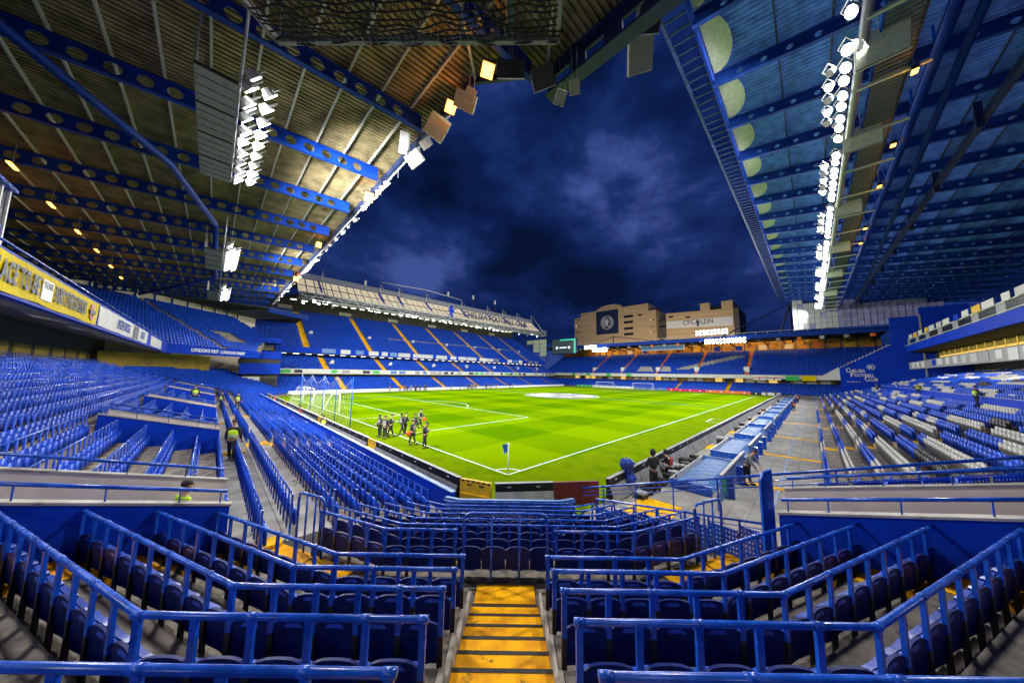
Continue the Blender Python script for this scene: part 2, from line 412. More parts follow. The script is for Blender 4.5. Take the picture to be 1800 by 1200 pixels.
for x0, sg in ((0,1),(PL,-1)):
    for dep, hw in ((16.5,20.16),(5.5,9.16)):
        y0, y1 = PW/2-hw, PW/2+hw
        line((x0+sg*0.12,y0),(x0+sg*dep,y0)); line((x0+sg*0.12,y1),(x0+sg*dep,y1)); line((x0+sg*dep,y0+0.12),(x0+sg*dep,y1-0.12))
    hh = math.acos(5.5/9.15)
    cc = (x0+sg*11, PW/2)
    if sg > 0: arc(cc, 9.15, -hh, hh)
    else: arc(cc, 9.15, math.pi-hh, math.pi+hh)
arc((0,0), 1.0, 0.06, math.pi/2-0.06, n=14); arc((PL,0), 1.0, math.pi/2+0.06, math.pi-0.06, n=14)
arc((PL/2,PW/2), 9.15, 0, 2*math.pi, n=80)
line((30.5,-4.9),(30.5,-2.4),0.1); line((34.0,-4.9),(34.0,-2.4),0.1); line((30.5,-2.4),(34,-2.4),0.1)
# centre-circle cover with star panels
cc = thing('centre_circle_banner', 'round white cover with grey star panels spread over the centre circle', 'banner', loc=(PL/2, PW/2, 0.012))
vs, fs = disc(8.9, 64, 0.010); MB().add(vs, fs).build('cover', 'slat_grey', cc)
vs, fs = ring(8.0, 8.88, 64, 0.022); MB().add(vs, fs).build('rim', 'dark', cc)
for i in range(5):
    a = i*2*math.pi/5+0.3
    pts = []
    for q in range(10):
        rr = (2.6 if q % 2 == 0 else 1.1); b = a+q*math.pi/5
        pts.append((5.0*math.cos(a)+rr*math.cos(b), 5.0*math.sin(a)+rr*math.sin(b), 0.022))
    MB().add(pts, [tuple(range(10))]).build('star_panel', 'grey_light', cc)

# corner flag
cf = thing('corner_flag', 'white corner post with a blue flag where the touchline meets the goal line', 'flag')
MB().tube([(0,0,0),(0,0,1.62)], 0.035, 8).build('pole', 'white', cf, True)
vs = []
for i in range(7):
    for j in range(5):
        w = 0.30*i/6*(1-0.12*j)
        x = -0.70*w+0.02*math.sin(i*1.3+j); y = 0.70*w+0.02*math.cos(i*1.1+j)
        vs.append((x-0.03, y+0.03, 1.61-0.11*j-0.10*(i/6)))
fs = [(i*5+j, (i+1)*5+j, (i+1)*5+j+1, i*5+j+1) for i in range(6) for j in range(4)]
fl = MB().add(vs, fs).add([(x+0.012, y+0.012, z) for x,y,z in vs], [f[::-1] for f in fs]).build('flag', 'flag_blue', cf, True)

# goals
def goal(loc, rz, label, full=True):
    w, h, dp = 7.32, 2.44, 2.0
    t = thing('goal', label, 'goal', 'goals', loc, rz)          # local: mouth along y, net towards -x
    for sy in (-1, 1): MB().tube([(0,sy*w/2,0),(0,sy*w/2,h)], 0.06, 8).build('post', 'white', t, True)
    MB().tube([(0,-w/2,h),(0,w/2,h)], 0.06, 8).build('crossbar', 'white', t, True)
    for sy in (-1, 1):
        MB().tube([(-0.06,sy*w/2,h),(-0.9,sy*w/2,h),(-dp,sy*w/2,0.03)], 0.03, 6).build('stanchion', 'white', t, True)
    MB().tube([(-dp,-w/2,0.03),(-dp,w/2,0.03)], 0.03, 6).build('ground_bar', 'white', t, True)
    m = MB(); r = 0.0025
    ny, nz = 30, 10
    def prof(q): return ((-0.9*q/0.35, h) if q < 0.35 else (-0.9-(dp-0.9)*(q-0.35)/0.65, h*(1-(q-0.35)/0.65)))
    for i in range(ny+1):
        y = -w/2+w*i/ny
        pp = [prof(j/10) for j in range(11)]
        for a, b in zip(pp[:-1:2], pp[2::2]): m.bar((a[0],y,a[1]), (b[0],y,b[1]), 2*r, 2*r)
    for j in range(nz+1):
        a = prof(j/nz); m.bar((a[0],-w/2,a[1]), (a[0],w/2,a[1]), 2*r, 2*r, (0,0.1,1))
    for sy in (-1, 1):
        for j in range(1, 9):
            zz = h*j/9; xb = -0.9-(dp-0.9)*(1-zz/h); m.bar((0,sy*w/2,zz), (xb,sy*w/2,zz), 2*r, 2*r)
        for j in range(1, 6):
            xx = -dp*j/6; zt = h if xx > -0.9 else h*(dp+xx)/(dp-0.9); m.bar((xx,sy*w/2,0.02), (xx,sy*w/2,zt), 2*r, 2*r)
    n_ = m.build('net', 'net_white', t); n_['kind'] = 'stuff'
    return t
goal((0,33.5,0), 0, 'white goal with net standing on the goal line behind the tall blue poles')
goal((0.4,48.6,0), 0, 'second white warm-up goal beyond the goal behind the blue poles')
goal((PL,33.5,0), math.pi, 'white goal at the far end before the blue and yellow boards')
goal((PL-0.4,48.6,0), math.pi, 'white warm-up goal at the far end beside the green board')
# ball-stop net on tall blue poles
NP = (19.6, 24.7, 29.9, 36.2, 42.5)
bn = thing('ball_stop_net', 'tall blue poles carrying a fine net behind the goal line', 'net')
for y in NP: MB().tube([(-1.8,y,0),(-1.8,y,4.75)], 0.045, 8).build('pole', 'rail_blue', bn, True)
m = MB()
for a, b in zip(NP[:-1], NP[1:]):
    for q in range(11):
        top = lambda u: 4.7-0.9*math.sin(math.pi*u)
        u = q/10; y = a+(b-a)*u
        m.bar((-1.8,y,0.05), (-1.8,y,top(u)), 0.006, 0.006)
    for q in range(10):
        u0, u1 = q/10, (q+1)/10
        m.bar((-1.8,a+(b-a)*u0,4.7-0.9*math.sin(math.pi*u0)), (-1.8,a+(b-a)*u1,4.7-0.9*math.sin(math.pi*u1)), 0.02, 0.02)
    for q in range(1, 7): m.bar((-1.8,a,0.55*q), (-1.8,b,0.55*q), 0.004, 0.004)
m.build('netting', 'net_white', bn)['kind'] = 'stuff'

# ------------------------------------------------------------------ advertising boards round the pitch
def board(p0, p1, label, cat='board', h=0.92, front='black', back='tarp', group=None, words=None, wm='white', z0=0.0, gate=False):
    p0, p1 = v3(*p0, z0), v3(*p1, z0); L = np.linalg.norm(p1-p0); d = (p1-p0)/L
    ang = math.atan2(d[1], d[0])
    t = thing('advertising_board', label, cat, group, tuple(p0), ang)   # local x along, +y = towards the pitch
    MB().box(0.01, L-0.01, -0.06, 0.06, 0.04, h).build('panel', front, t)
    if gate:
        m = MB()
        n = max(2, int(L/0.12))
        for i in range(n):
            if i % 2: m.add([(i*L/n,-0.064,h-0.02),((i+1)*L/n,-0.064,h-0.02),((i+0.6)*L/n,-0.064,h-0.09),((i-0.4)*L/n,-0.064,h-0.09)], [(0,1,2,3)])
        m.build('hazard_edge', 'black', t)
        MB().box(0.25*L, 0.4*L, -0.075, -0.058, h*0.78, h*0.83).build('handle', 'black', t)
        MB().box(0.62*L, 0.77*L, -0.075, -0.058, h*0.78, h*0.83).build('handle', 'black', t)
        MB().box(0.03*L, 0.97*L, -0.12, -0.06, 0.10, h*0.42).build('lower_panel', front, t)
    elif back:
        MB().box(0.0, L, -0.09, 0.075, h, h+0.022).build('cap', 'grey', t)
        # sagging tarpaulin on the back
        nx, nz = 10, 5; vs = []
        for i in range(nx+1):
            for j in range(nz+1):
                x = L*i/nx; z = (h-0.32)*(1-j/nz)+0.03
                y = -0.12-0.20*(j/nz)-0.025*math.sin(i*2.1+j*0.8)*(j/nz)-0.06*abs(math.sin(i*math.pi/2.5))*j/nz
                vs.append((x, y, z))
        MB().add(vs, [(i*(nz+1)+j, (i+1)*(nz+1)+j, (i+1)*(nz+1)+j+1, i*(nz+1)+j+1) for i in range(nx) for j in range(nz)]).build('tarpaulin', back, t)
        for i in range(2): MB().box(L*(0.2+0.5*i), L*(0.2+0.5*i)+0.18, -0.07, -0.058, h-0.16, h-0.11).build('label_plate', 'offwhite', t)
    if words:
        text_mesh(words, h*0.55, wm, t, frame((L/2, -0.075 if back is False else 0.075, h*0.5), (1,0,0) if back is False else (-1,0,0), (0,0,1)), 0.003)
    return t
y = -0.9; i = 0
gates = {3, 8, 15, 20}
while y < 66:
    L = 1.35 if i in gates else 3.0
    board((-3.72, y+L), (-3.72, y), 'yellow gate with black striped edge in the boards behind the goal line' if i in gates else 'black perimeter board with grey tarpaulin back along the goal line', front='yellow_gate' if i in gates else 'black', gate=i in gates, group='gates in the boards behind the goal line' if i in gates else 'perimeter boards behind the goal line')
    y += L; i += 1
board((-3.72,-0.95), (-3.18,-2.3), 'wide yellow gate with striped edge at the pitch corner', front='yellow_gate', gate=True)
pq = [(-3.1,-2.42), (-1.25,-3.9), (0.3,-5.1)]
board(pq[0], pq[1], 'black board with sagging grey tarpaulin across the pitch corner beside the yellow gate')
board(pq[1], pq[2], 'dark red equipment board across the pitch corner beside the blue covered camera', front='maroon', back=None)
x = 0.75; i = 0
while x < 101:
    board((x, -5.25), (x+3.0, -5.25), 'black perimeter board with grey tarpaulin back along the touchline', group='perimeter boards along the touchline'); x += 3.04
far = [('green','',None),('white','',None),('white','',None),('panel_blue','',None),('magenta','',None),('magenta','',None),('orange','',None),('orange','',None),('orange','',None),('dark','',None),('white','',None),('white','',None)]
ys = [(56,64,'green'),(47,55.8,'white'),(38,46.8,'white'),(26,29.9,'panel_blue'),(30,37.8,'panel_blue'),(20,25.8,'magenta'),(14,19.8,'magenta'),(8,13.8,'orange'),(2,7.8,'orange'),(-0.5,1.8,'dark'),(-5.0,-0.7,'white')]
for (y0, y1, c) in ys:
    b_ = board((105.6, y1), (105.6, y0), {'green':'green board at the far end behind the warm-up goal','white':'white board along the far goal line','panel_blue':'light blue board with yellow dots at the far end','magenta':'magenta board with white dots at the far end','orange':'orange board with white squares at the far end','dark':'short dark board at the far end beside the orange boards'}[c], front=c, back=None, group='boards along the far goal line')
    L = y1-y0; n = max(1, int(L/2.0))
    for q in range(n):
        cx = L*(q+0.5)/n
        vs, fs = disc(0.22 if c != 'orange' else 0.30, 10 if c != 'orange' else 4)
        cm = {'green':'white','white':'grey','panel_blue':'yellow_banner','magenta':'white','orange':'white','dark':'white'}[c]
        put('print', MB().add(vs, fs).mesh('print', cm), b_, mw=frame((cx, -0.066, 0.5), (1,0,0), (0,0,1)))
# low white wall on the far touchline
w_ = MB().box(-2, 104, 69.75, 70.0, -0.25, 0.75).build('perimeter_wall', 'white'); tag(w_, 'long low white wall along the far touchline', 'wall')

# ------------------------------------------------------------------ concourse on the right-hand touchline
t_ = MB().box(-3.5, 101, -11.84, -5.06, -0.28, -0.06).build('concourse', 'paving'); tag(t_, kind='structure')
for x in (8.2, 16.5, 25.5, 38, 52, 68, 84):
    MB().box(x, x+0.5, -11.8, -8.9, -0.056, -0.050).build('yellow_stripe', 'aisle_yellow', t_)
    MB().box(x-1.2, x+0.34, -8.2, -5.6, -0.054, -0.048).build('yellow_mat', 'aisle_yellow', t_)
MB().box(-1, 100, -10.25, -10.18, -0.056, -0.051).build('blue_stripe', 'panel_blue', t_)
MB().box(-0.6, 2.6, -7.6, -6.0, -0.055, -0.047).build('yellow_mat', 'aisle_yellow', t_)
x = 4.8; i = 0
while x < 96:
    L = 6.2
    # sunken covered bench seen as a pale blue sheet
    p = thing('bench_cover', 'pale blue sheet covering a row of pitch-side benches', 'cover', 'bench covers along the touchline', (x, 0, 0))
    vs = []; nx, ny = 24, 6
    for a in range(nx+1):
        for b in range(ny+1):
            vs.append((L*a/nx, -8.15+1.7*b/ny, 0.28+0.02*math.sin(a*1.9)*math.sin(b*2.0)+(0.0 if 0 < b < ny else -0.25)))
    MB().add(vs, [(a*(ny+1)+b, a*(ny+1)+b+1, (a+1)*(ny+1)+b+1, (a+1)*(ny+1)+b)[::-1] for a in range(nx) for b in range(ny)]).build('sheet', 'pit_blue', p)
    MB().box(-0.05, 0.0, -8.2, -6.45, -0.05, 0.36).build('end_panel', 'rail_blue', p)
    MB().box(L, L+0.05, -8.2, -6.45, -0.05, 0.36).build('end_panel', 'panel_blue', p)
    MB().box(-0.02, L+0.02, -6.46, -6.41, -0.05, 0.34).build('kerb', 'grey_light', p)
    q = thing('partition', 'pale blue panel partition with white top rail beside the concourse', 'partition', 'partitions beside the concourse', (x-0.2, 0, 0))
    for a in range(4): MB().box(a*1.55, a*1.55+1.53, -8.62, -8.55, -0.05, 1.0).build('panel', 'panel_blue', q)
    MB().box(-0.02, 6.2, -8.66, -8.52, 1.0, 1.05).build('top_rail', 'grey', q)
    if i == 0: MB().box(0.15, 0.75, -8.63, -8.625, 0.25, 0.8).build('sign', 'green', q)
    for a in range(3):
        MB().box(a*2.4+0.6, a*2.4+0.8, -8.95, -8.68, -0.05, 0.85).build('buttress', 'rail_blue', q)
    x += L+ (2.1 if i % 2 == 0 else 2.6); i += 1
# equipment cases and folded tarpaulins behind the touchline boards
for i in range(26):
    xx = 2.4+i*0.62+random.uniform(-0.1, 0.1) if i < 14 else 12+ (i-14)*6.4+random.uniform(-2, 2)
    s1, s2, s3 = random.uniform(0.35, 0.6), random.uniform(0.3, 0.5), random.uniform(0.25, 0.55)
    k_ = thing('equipment_case', 'black equipment case left on the concourse behind the touchline boards', 'case', 'equipment cases behind the touchline boards', (xx, -5.75-random.uniform(0, 0.5), -0.06), random.uniform(-0.5, 0.5))
    MB().box(-s1/2, s1/2, -s2/2, s2/2, 0, s3*0.75).build('body', random.choice(['black','dark','dark']), k_)
    MB().box(-s1/2-0.015, s1/2+0.015, -s2/2-0.015, s2/2+0.015, s3*0.75, s3).build('lid', random.choice(['black','dark','grey']), k_)
    MB().tube([(-0.08, s2/2+0.01, s3*0.5), (-0.06, s2/2+0.05, s3*0.5), (0.06, s2/2+0.05, s3*0.5), (0.08, s2/2+0.01, s3*0.5)], 0.012, 6).build('handle', 'grey', k_)

# ================================================================== CORNER TERRACE (where the photographer stands)
Q = math.sqrt(0.5)
def D(s, t, z): return v3(CAM[0]+Q*(s+t), CAM[1]+Q*(s-t), z)      # s along the diagonal to the pitch, t to its right
S0, DS, DZ = 2.93, 0.78, 0.265
def zup(k): return 2.11-DZ*k
AL, AR = -0.73, 0.61                                               # central aisle
def tb(s): return 3.9-0.2*s
CW, SW = math.cos(R(22.5)), math.sin(R(22.5))
def wing_len(s, lim=-2.62):
    y0 = CAM[1]+Q*(s+tb(s)); return (lim-y0)/(Q*(SW+CW))
def wing_pt(s, L, side, z):                                        # side -1 left, +1 right
    return D(s+SW*L, side*(tb(s)+CW*L), z)
def row_poly(s, lim=-2.62):
    L = wing_len(s, lim)
    return [wing_pt(s, L, -1, 0), D(s, -tb(s), 0), D(s, tb(s), 0), wing_pt(s, L, 1, 0)]
terr = empty('corner_terrace'); tag(terr, kind='structure')
for k in range(-3, 4):
    sa, sb = S0+DS*k-0.10, S0+DS*k+0.68
    if k == 3: sb = sa+0.42
    pa, pb = row_poly(sa), row_poly(sb+0.004)
    la, lb = [pa[0], pa[1], D(sa, AL, 0)], [pb[0], pb[1], D(sb+0.004, AL, 0)]
    ra, rb = [D(sa, AR, 0), pa[2], pa[3]], [D(sb+0.004, AR, 0), pb[2], pb[3]]
    for a_, b_ in ((la, lb), (ra, rb)):
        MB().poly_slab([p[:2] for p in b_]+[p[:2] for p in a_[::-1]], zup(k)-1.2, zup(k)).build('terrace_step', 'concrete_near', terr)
ZG = 1.08                                                          # cross gangway level
pa, pb = row_poly(5.60, -0.8), row_poly(6.62, -2.0)
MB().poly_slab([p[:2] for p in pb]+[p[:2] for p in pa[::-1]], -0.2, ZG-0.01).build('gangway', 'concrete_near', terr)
# yellow patches at the gangway ends
for sd in (-1, 1):
    for a, b in ((1.0, 2.2), (2.25, 3.4)):
        pts = [wing_pt(5.62, a, sd, 0)[:2], wing_pt(5.62, b, sd, 0)[:2], wing_pt(6.58, b-0.25, sd, 0)[:2], wing_pt(6.58, a-0.25, sd, 0)[:2]]
        if sd > 0: pts = pts[::-1]
        MB().poly_slab(pts, ZG-0.01, ZG+0.012).build('yellow_landing', 'step_yellow', terr)
FS, FDS, FDZ = 6.60, 0.61, 0.152
def zfr(j): return ZG-FDZ*j
for j in range(0, 7):
    sa, sb = FS+FDS*j-0.06, FS+FDS*j+FDS-0.06
    if j == 6: sb += 0.10
    pa, pb = row_poly(sa, -2.75), row_poly(sb+0.004, -2.75)
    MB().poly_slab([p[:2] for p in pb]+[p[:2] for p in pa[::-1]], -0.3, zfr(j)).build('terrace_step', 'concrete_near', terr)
# central aisle: yellow treads with dark nosings
st = empty('aisle_stairs'); tag(st, 'yellow painted aisle stairs with dark nosings between the rail seats', 'stairs')
s_, z_ = 1.20, 5.313-2.2-0.34*1.30
noses = [1.30+0.39*i for i in range(13)]
for i, sn in enumerate(noses):
    zt = 5.313-2.2-0.34*sn
    a = sn-0.39
    pts = [D(a, AL+0.06, 0)[:2], D(sn, AL+0.06, 0)[:2], D(sn, AR-0.06, 0)[:2], D(a, AR-0.06, 0)[:2]][::-1]
    MB().poly_slab(pts, zt-0.5, zt).build('step', 'step_yellow', st)
    pts = [D(sn-0.045, AL+0.055, 0)[:2], D(sn+0.012, AL+0.055, 0)[:2], D(sn+0.012, AR-0.055, 0)[:2], D(sn-0.045, AR-0.055, 0)[:2]][::-1]
    MB().poly_slab(pts, zt-0.03, zt+0.004).build('nosing', 'nosing', st)
pts = [D(noses[-1]+0.015, AL+0.1, 0)[:2], D(6.50, AL+0.1, 0)[:2], D(6.50, AR-0.1, 0)[:2], D(noses[-1]+0.015, AR-0.1, 0)[:2]][::-1]
MB().poly_slab(pts, ZG-0.01, ZG+0.016).build('landing', 'step_yellow', st)
for sd, t0 in ((-1, AL), (1, AR)):                                 # pale kerbs either side
    for k in range(-1, 4):
        sa, sb = S0+DS*k-0.10, S0+DS*k+0.66
        pts = [D(sa, t0-0.01, 0)[:2], D(sb, t0-0.01, 0)[:2], D(sb, t0+0.055 if sd < 0 else t0-0.055, 0)[:2], D(sa, t0+0.055 if sd < 0 else t0-0.055, 0)[:2]]
        MB().poly_slab(pts if sd > 0 else pts[::-1], zup(k)-0.4, zup(k)+0.03).build('kerb', 'concrete', st)

# ------------------------------------------------------------------ seat (local x along the row, +y to the pitch)
def seat_shell(w, z0, z1, y0, lean, curve, th, rtop, rbot, ncol=9):
    m = MB(); cols = []
    for i in range(ncol):
        u = -1+2*i/(ncol-1)
        zt = z1-rtop*abs(u)**5; zb = z0+rbot*abs(u)**4
        yc = y0+curve*u*u
        lv = []
        for q in (0, 0.5, 1):
            z = zb+(zt-zb)*q
            lv.append((u*w/2, yc-lean*(z-z0)/(z1-z0), z))
        cols.append(lv)
    vs = []
    for off in (0, th):
        for c in cols:
            for p in c: vs.append((p[0], p[1]+off, p[2]))
    n = ncol*3; fs = []
    for i in range(ncol-1):
        for q in range(2):
            a, b, c, d = i*3+q, (i+1)*3+q, (i+1)*3+q+1, i*3+q+1
            fs.append((a, b, c, d)); fs.append((n+d, n+c, n+b, n+a))
        fs.append((i*3+2, (i+1)*3+2, n+(i+1)*3+2, n+i*3+2)); fs.append((n+i*3, n+(i+1)*3, (i+1)*3, i*3))
    for i in (0, ncol-1):
        for q in range(2):
            f = (i*3+q, i*3+q+1, n+i*3+q+1, n+i*3+q); fs.append(f if i == 0 else f[::-1])
    return m.add(vs, fs)
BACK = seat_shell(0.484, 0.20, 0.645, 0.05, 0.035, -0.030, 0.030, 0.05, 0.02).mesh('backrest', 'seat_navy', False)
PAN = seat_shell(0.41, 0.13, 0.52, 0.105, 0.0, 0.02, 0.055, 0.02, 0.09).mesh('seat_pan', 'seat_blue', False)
BRK = MB().box(-0.215, -0.185, 0.02, 0.14, 0.20, 0.30).box(0.185, 0.215, 0.02, 0.14, 0.20, 0.30).mesh('bracket', 'black')
BRK = MB().box(-0.235, 0.235, 0.07, 0.11, 0.215, 0.255).mesh('bracket', 'black')
POST_H = 1.0
POST = MB().box(-0.030, 0.030, -0.018, 0.018, 0.52, POST_H-0.02).mesh('post', 'rail_blue')
LEG = MB().box(-0.030, 0.030, -0.018, 0.024, 0.0, 0.519).mesh('leg', 'seat_leg')
NSEAT = 0
def seat_at(p, rz, label, group):
    global NSEAT
    NSEAT += 1
    t = thing('tip_up_seat', label, 'seat', group, tuple(p), rz)
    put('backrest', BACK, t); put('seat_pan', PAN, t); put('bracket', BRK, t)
def safety_rail(path, label, group, h=1.0, posts=None, r=0.030, post_mesh=None, seats=True, seatlabel=None, seatgroup=None, pitch=0.5, ends=True, zfix=None):
    """path: list of floor points; posts every `pitch`; rail on top; tip-up seats between the posts"""
    t = thing('safety_rail', label, 'rail', group, (0,0,0))
    top = [np.asarray(p)+v3(0,0,h) for p in path]
    MB().tube(top, r, 10).build('top_rail', 'rail_blue', t, True)
    pm = post_mesh or POST
    for a, b in zip(path[:-1], path[1:]):
        L = np.linalg.norm(b-a); d = (b-a)/L; n = max(1, round(L/pitch)); rz = math.atan2(d[1], d[0])
        for i in range(n+1):
            if i == n and not (b is path[-1]): continue
            q = a+d*L*i/n
            put('post', pm, t, tuple(q), rz)
            if post_mesh is None: put('leg', LEG, t, tuple(q), rz)
            if i % 2 == 0 or i == n:
                MB().tube([q+v3(0,0,h)-d*0.045, q+v3(0,0,h)+d*0.045], r+0.0045, 10).build('collar', 'rail_blue', t, True)
        if seats:
            for i in range(n): seat_at(a+d*L*(i+0.5)/n, rz+random.uniform(-0.02, 0.02), seatlabel, seatgroup)
            if post_mesh is None:
                up_ = v3(-d[1], d[0], 0)*0.03
                MB().bar(a+v3(0,0,0.585)+up_, b+v3(0,0,0.585)+up_, 0.030, 0.045).build('seat_rail', 'rail_blue', t)
    return t
GL = 'rails behind the rows of the corner terrace'
SL, SG = 'dark blue tip-up seat under a rail on the terrace beside the yellow stairs', 'tip-up seats beside the yellow stairs'
for k in range(-2, 4):
    s = S0+DS*k; z = zup(k); L = wing_len(s)-0.06
    for sd in (-1, 1):
        e_ = AL-0.03 if sd < 0 else AR+0.03
        path = [wing_pt(s, L, -1, z), D(s, -tb(s), z), D(s, e_, z)] if sd < 0 else [D(s, e_, z), D(s, tb(s), z), wing_pt(s, L, 1, z)]
        sn = 'goal' if sd < 0 else 'touchline'
        od = ('first','second','third','fourth','fifth','sixth')[3-k]
        safety_rail(path, 'bent blue rail, %s up from the foot of the yellow stairs, %s side' % (od, sn), GL, seatlabel='navy tip-up seat, %s row up from the stairs foot, %s side' % (od, sn), seatgroup=SG+' %s row %s side' % (od, sn))
SL2, SG2 = 'dark blue tip-up seat in the first row below the foot of the yellow stairs', 'tip-up seats below the yellow stairs'
for j in range(0, 7):
    s = FS+FDS*j; z = zfr(j); L = wing_len(s, -2.85)
    if j == 0:
        for sd in (-1, 1):
            e_ = -1.12 if sd < 0 else 0.98
            hp = [wing_pt(s, L-0.6, -1, z), D(s, -tb(s), z), D(s, e_, z)] if sd < 0 else [D(s, e_, z), D(s, tb(s), z), wing_pt(s, L-0.6, 1, z)]
            safety_rail(hp, 'blue rail behind the first row below the stairs on the %s side' % ('goal' if sd < 0 else 'touchline'), 'rails behind the first row below the stairs', h=0.98, seatlabel=SL2, seatgroup=SG2, r=0.028)
        for i in range(4): seat_at(D(s+0.02, -0.82+0.5*i, z), -math.pi/4, SL2, SG2)
    else:
        a = [wing_pt(s, L, -1, z), D(s, -tb(s), z), D(s, tb(s), z), wing_pt(s, L, 1, z)]
        od = ('','second','third','fourth','fifth','sixth','seventh')[j]
        safety_rail(a, 'long twice-bent blue rail behind the %s row below the yellow stairs' % od, 'rails across the lower terrace', h=0.95, r=0.022, seatlabel='dark blue tip-up seat in the %s row below the foot of the yellow stairs' % od, seatgroup=SG2+' %s row' % od, post_mesh=MB().box(-0.02, 0.02, -0.016, 0.016, 0, 0.94).mesh('post', 'rail_blue'))
def hoop(pts_floor, h, label, r=0.03, mids=2, drop=None):
    t = thing('guard_hoop', label, 'rail', 'guard hoops on the terrace')
    a, b = np.asarray(pts_floor[0]), np.asarray(pts_floor[1]); d = (b-a); L = np.linalg.norm(d); d = d/L
    za, zb = v3(0,0,h), v3(0,0,h)
    MB().tube([a, a+za-v3(0,0,0.12), a+za-v3(0,0,0.035)+d*0.035, a+za+d*0.12, b+zb-d*0.12, b+zb-v3(0,0,0.035)-d*0.035, b+zb-v3(0,0,0.12), b], r, 10).build('hoop', 'rail_blue', t, True)
    for i in range(mids):
        q = a+d*L*(i+1)/(mids+1); MB().tube([q, q+v3(0,0,h-0.01)], r*0.75, 8).build('baluster', 'rail_blue', t, True)
hoop([D(6.50, -0.93, ZG), D(6.50, 0.78, ZG)], 1.36, 'tall blue guard hoop across the foot of the yellow stairs')
for sd in (-1, 1):
    L0 = wing_len(FS, -2.85)
    hoop([wing_pt(FS-0.05, L0-0.75, sd, ZG), wing_pt(FS-0.05, L0+0.15, sd, ZG)], 1.30, 'tall blue guard hoop beside the goal-end seats' if sd < 0 else 'tall blue guard hoop beside the touchline concourse')
# front wall of the corner block
fw = row_poly(10.78, -2.3); fw2 = row_poly(10.90, -2.3)
t_ = MB().poly_slab([p[:2] for p in fw2]+[p[:2] for p in fw[::-1]], -0.28, 0.98).build('front_wall', 'panel_blue'); tag(t_, 'pale blue low front wall of the corner seating', 'wall')

for k in range(-3, 4):                                             # yellow steps beside the stairwell walls
    s = S0+DS*k
    for sd in (-1, 1):
        for h_, a_, b_ in ((0.0, 0.30, 0.66), (0.13, -0.08, 0.30)):
            La, Lb = wing_len(s+a_)-0.02, wing_len(s+b_)-0.02
            pts = [wing_pt(s+a_, La, sd, 0)[:2], wing_pt(s+b_, Lb, sd, 0)[:2], wing_pt(s+b_, Lb-0.95, sd, 0)[:2], wing_pt(s+a_, La-0.95, sd, 0)[:2]]
            MB().poly_slab(pts if sd < 0 else pts[::-1], zup(k)-0.05, zup(k)+0.012+h_).build('yellow_step', 'step_yellow', terr)
# ------------------------------------------------------------------ stairwell mouths each side of the corner block
def stairwell(y0, y1, label, mirror=False, xa=-14.6, xb=-11.0, zs=0.29, zt=2.38, deep=2.4, walls=True):
    """opening in the terrace with blue side walls, beige inner face, white coping and a blue rail; built along x, mirrored across the diagonal for the other side"""
    def T(x, y, z): return v3(y, x, z) if mirror else v3(x, y, z)
    t = thing('stairwell', label, 'stairwell')
    top = lambda x: zt+zs*(xb-x)
    for yy, th, m, nm in ((y0, 0.14, 'wall_blue', 'near_wall'), (y1, 0.14, 'beige', 'far_wall')):
        pts = [T(xa, yy, top(xb)-deep), T(xb, yy, top(xb)-deep), T(xb, yy, top(xb)), T(xa, yy, top(xa))]
        MB().prism(pts, T(0, th, 0)).build(nm, m, t)
        if nm == 'far_wall':
            pts = [T(xa, yy+th+0.002, top(xb)-deep), T(xb, yy+th+0.002, top(xb)-deep), T(xb, yy+th+0.002, top(xb)-0.01), T(xa, yy+th+0.002, top(xa)-0.01)]
            MB().prism(pts, T(0, 0.03, 0)).build('outer_face', 'wall_blue', t)
        c0, c1 = T(xa, yy+th/2, top(xa)+0.02), T(xb+0.03, yy+th/2, top(xb)+0.02)
        MB().bar(c0, c1, th+0.05, 0.04).build('coping', 'concrete_light', t)
        r0, r1 = T(xa, yy+th/2, top(xa)+0.30), T(xb-0.05, yy+th/2, top(xb)+0.30)
        rl = MB().tube([r0, r1], 0.035, 10).build('handrail', 'rail_blue', t, True)
        for q in (0.02, 0.28, 0.54, 0.80, 0.97):
            b = r0*(1-q)+r1*q; MB().tube([b-v3(0,0,0.28), b-v3(0,0,0.02)], 0.013, 6).build('stanchion', 'rail_blue', t, True)
    MB().poly_slab([T(xa, y0+0.14, 0)[:2], T(xb, y0+0.14, 0)[:2], T(xb, y1, 0)[:2], T(xa, y1, 0)[:2]] if not mirror else [T(xa, y0+0.14, 0)[:2], T(xa, y1, 0)[:2], T(xb, y1, 0)[:2], T(xb, y0+0.14, 0)[:2]], top(xb)-deep-0.1, 0.95).build('floor', 'concrete', t)
    return t
stairwell(-2.62, -0.6, 'blue-walled stairwell with beige inside where a steward in yellow stands')
stairwell(-2.62, -0.6, 'blue-walled stairwell with beige inside beside the touchline seats', True)
print('SEATS', NSEAT)

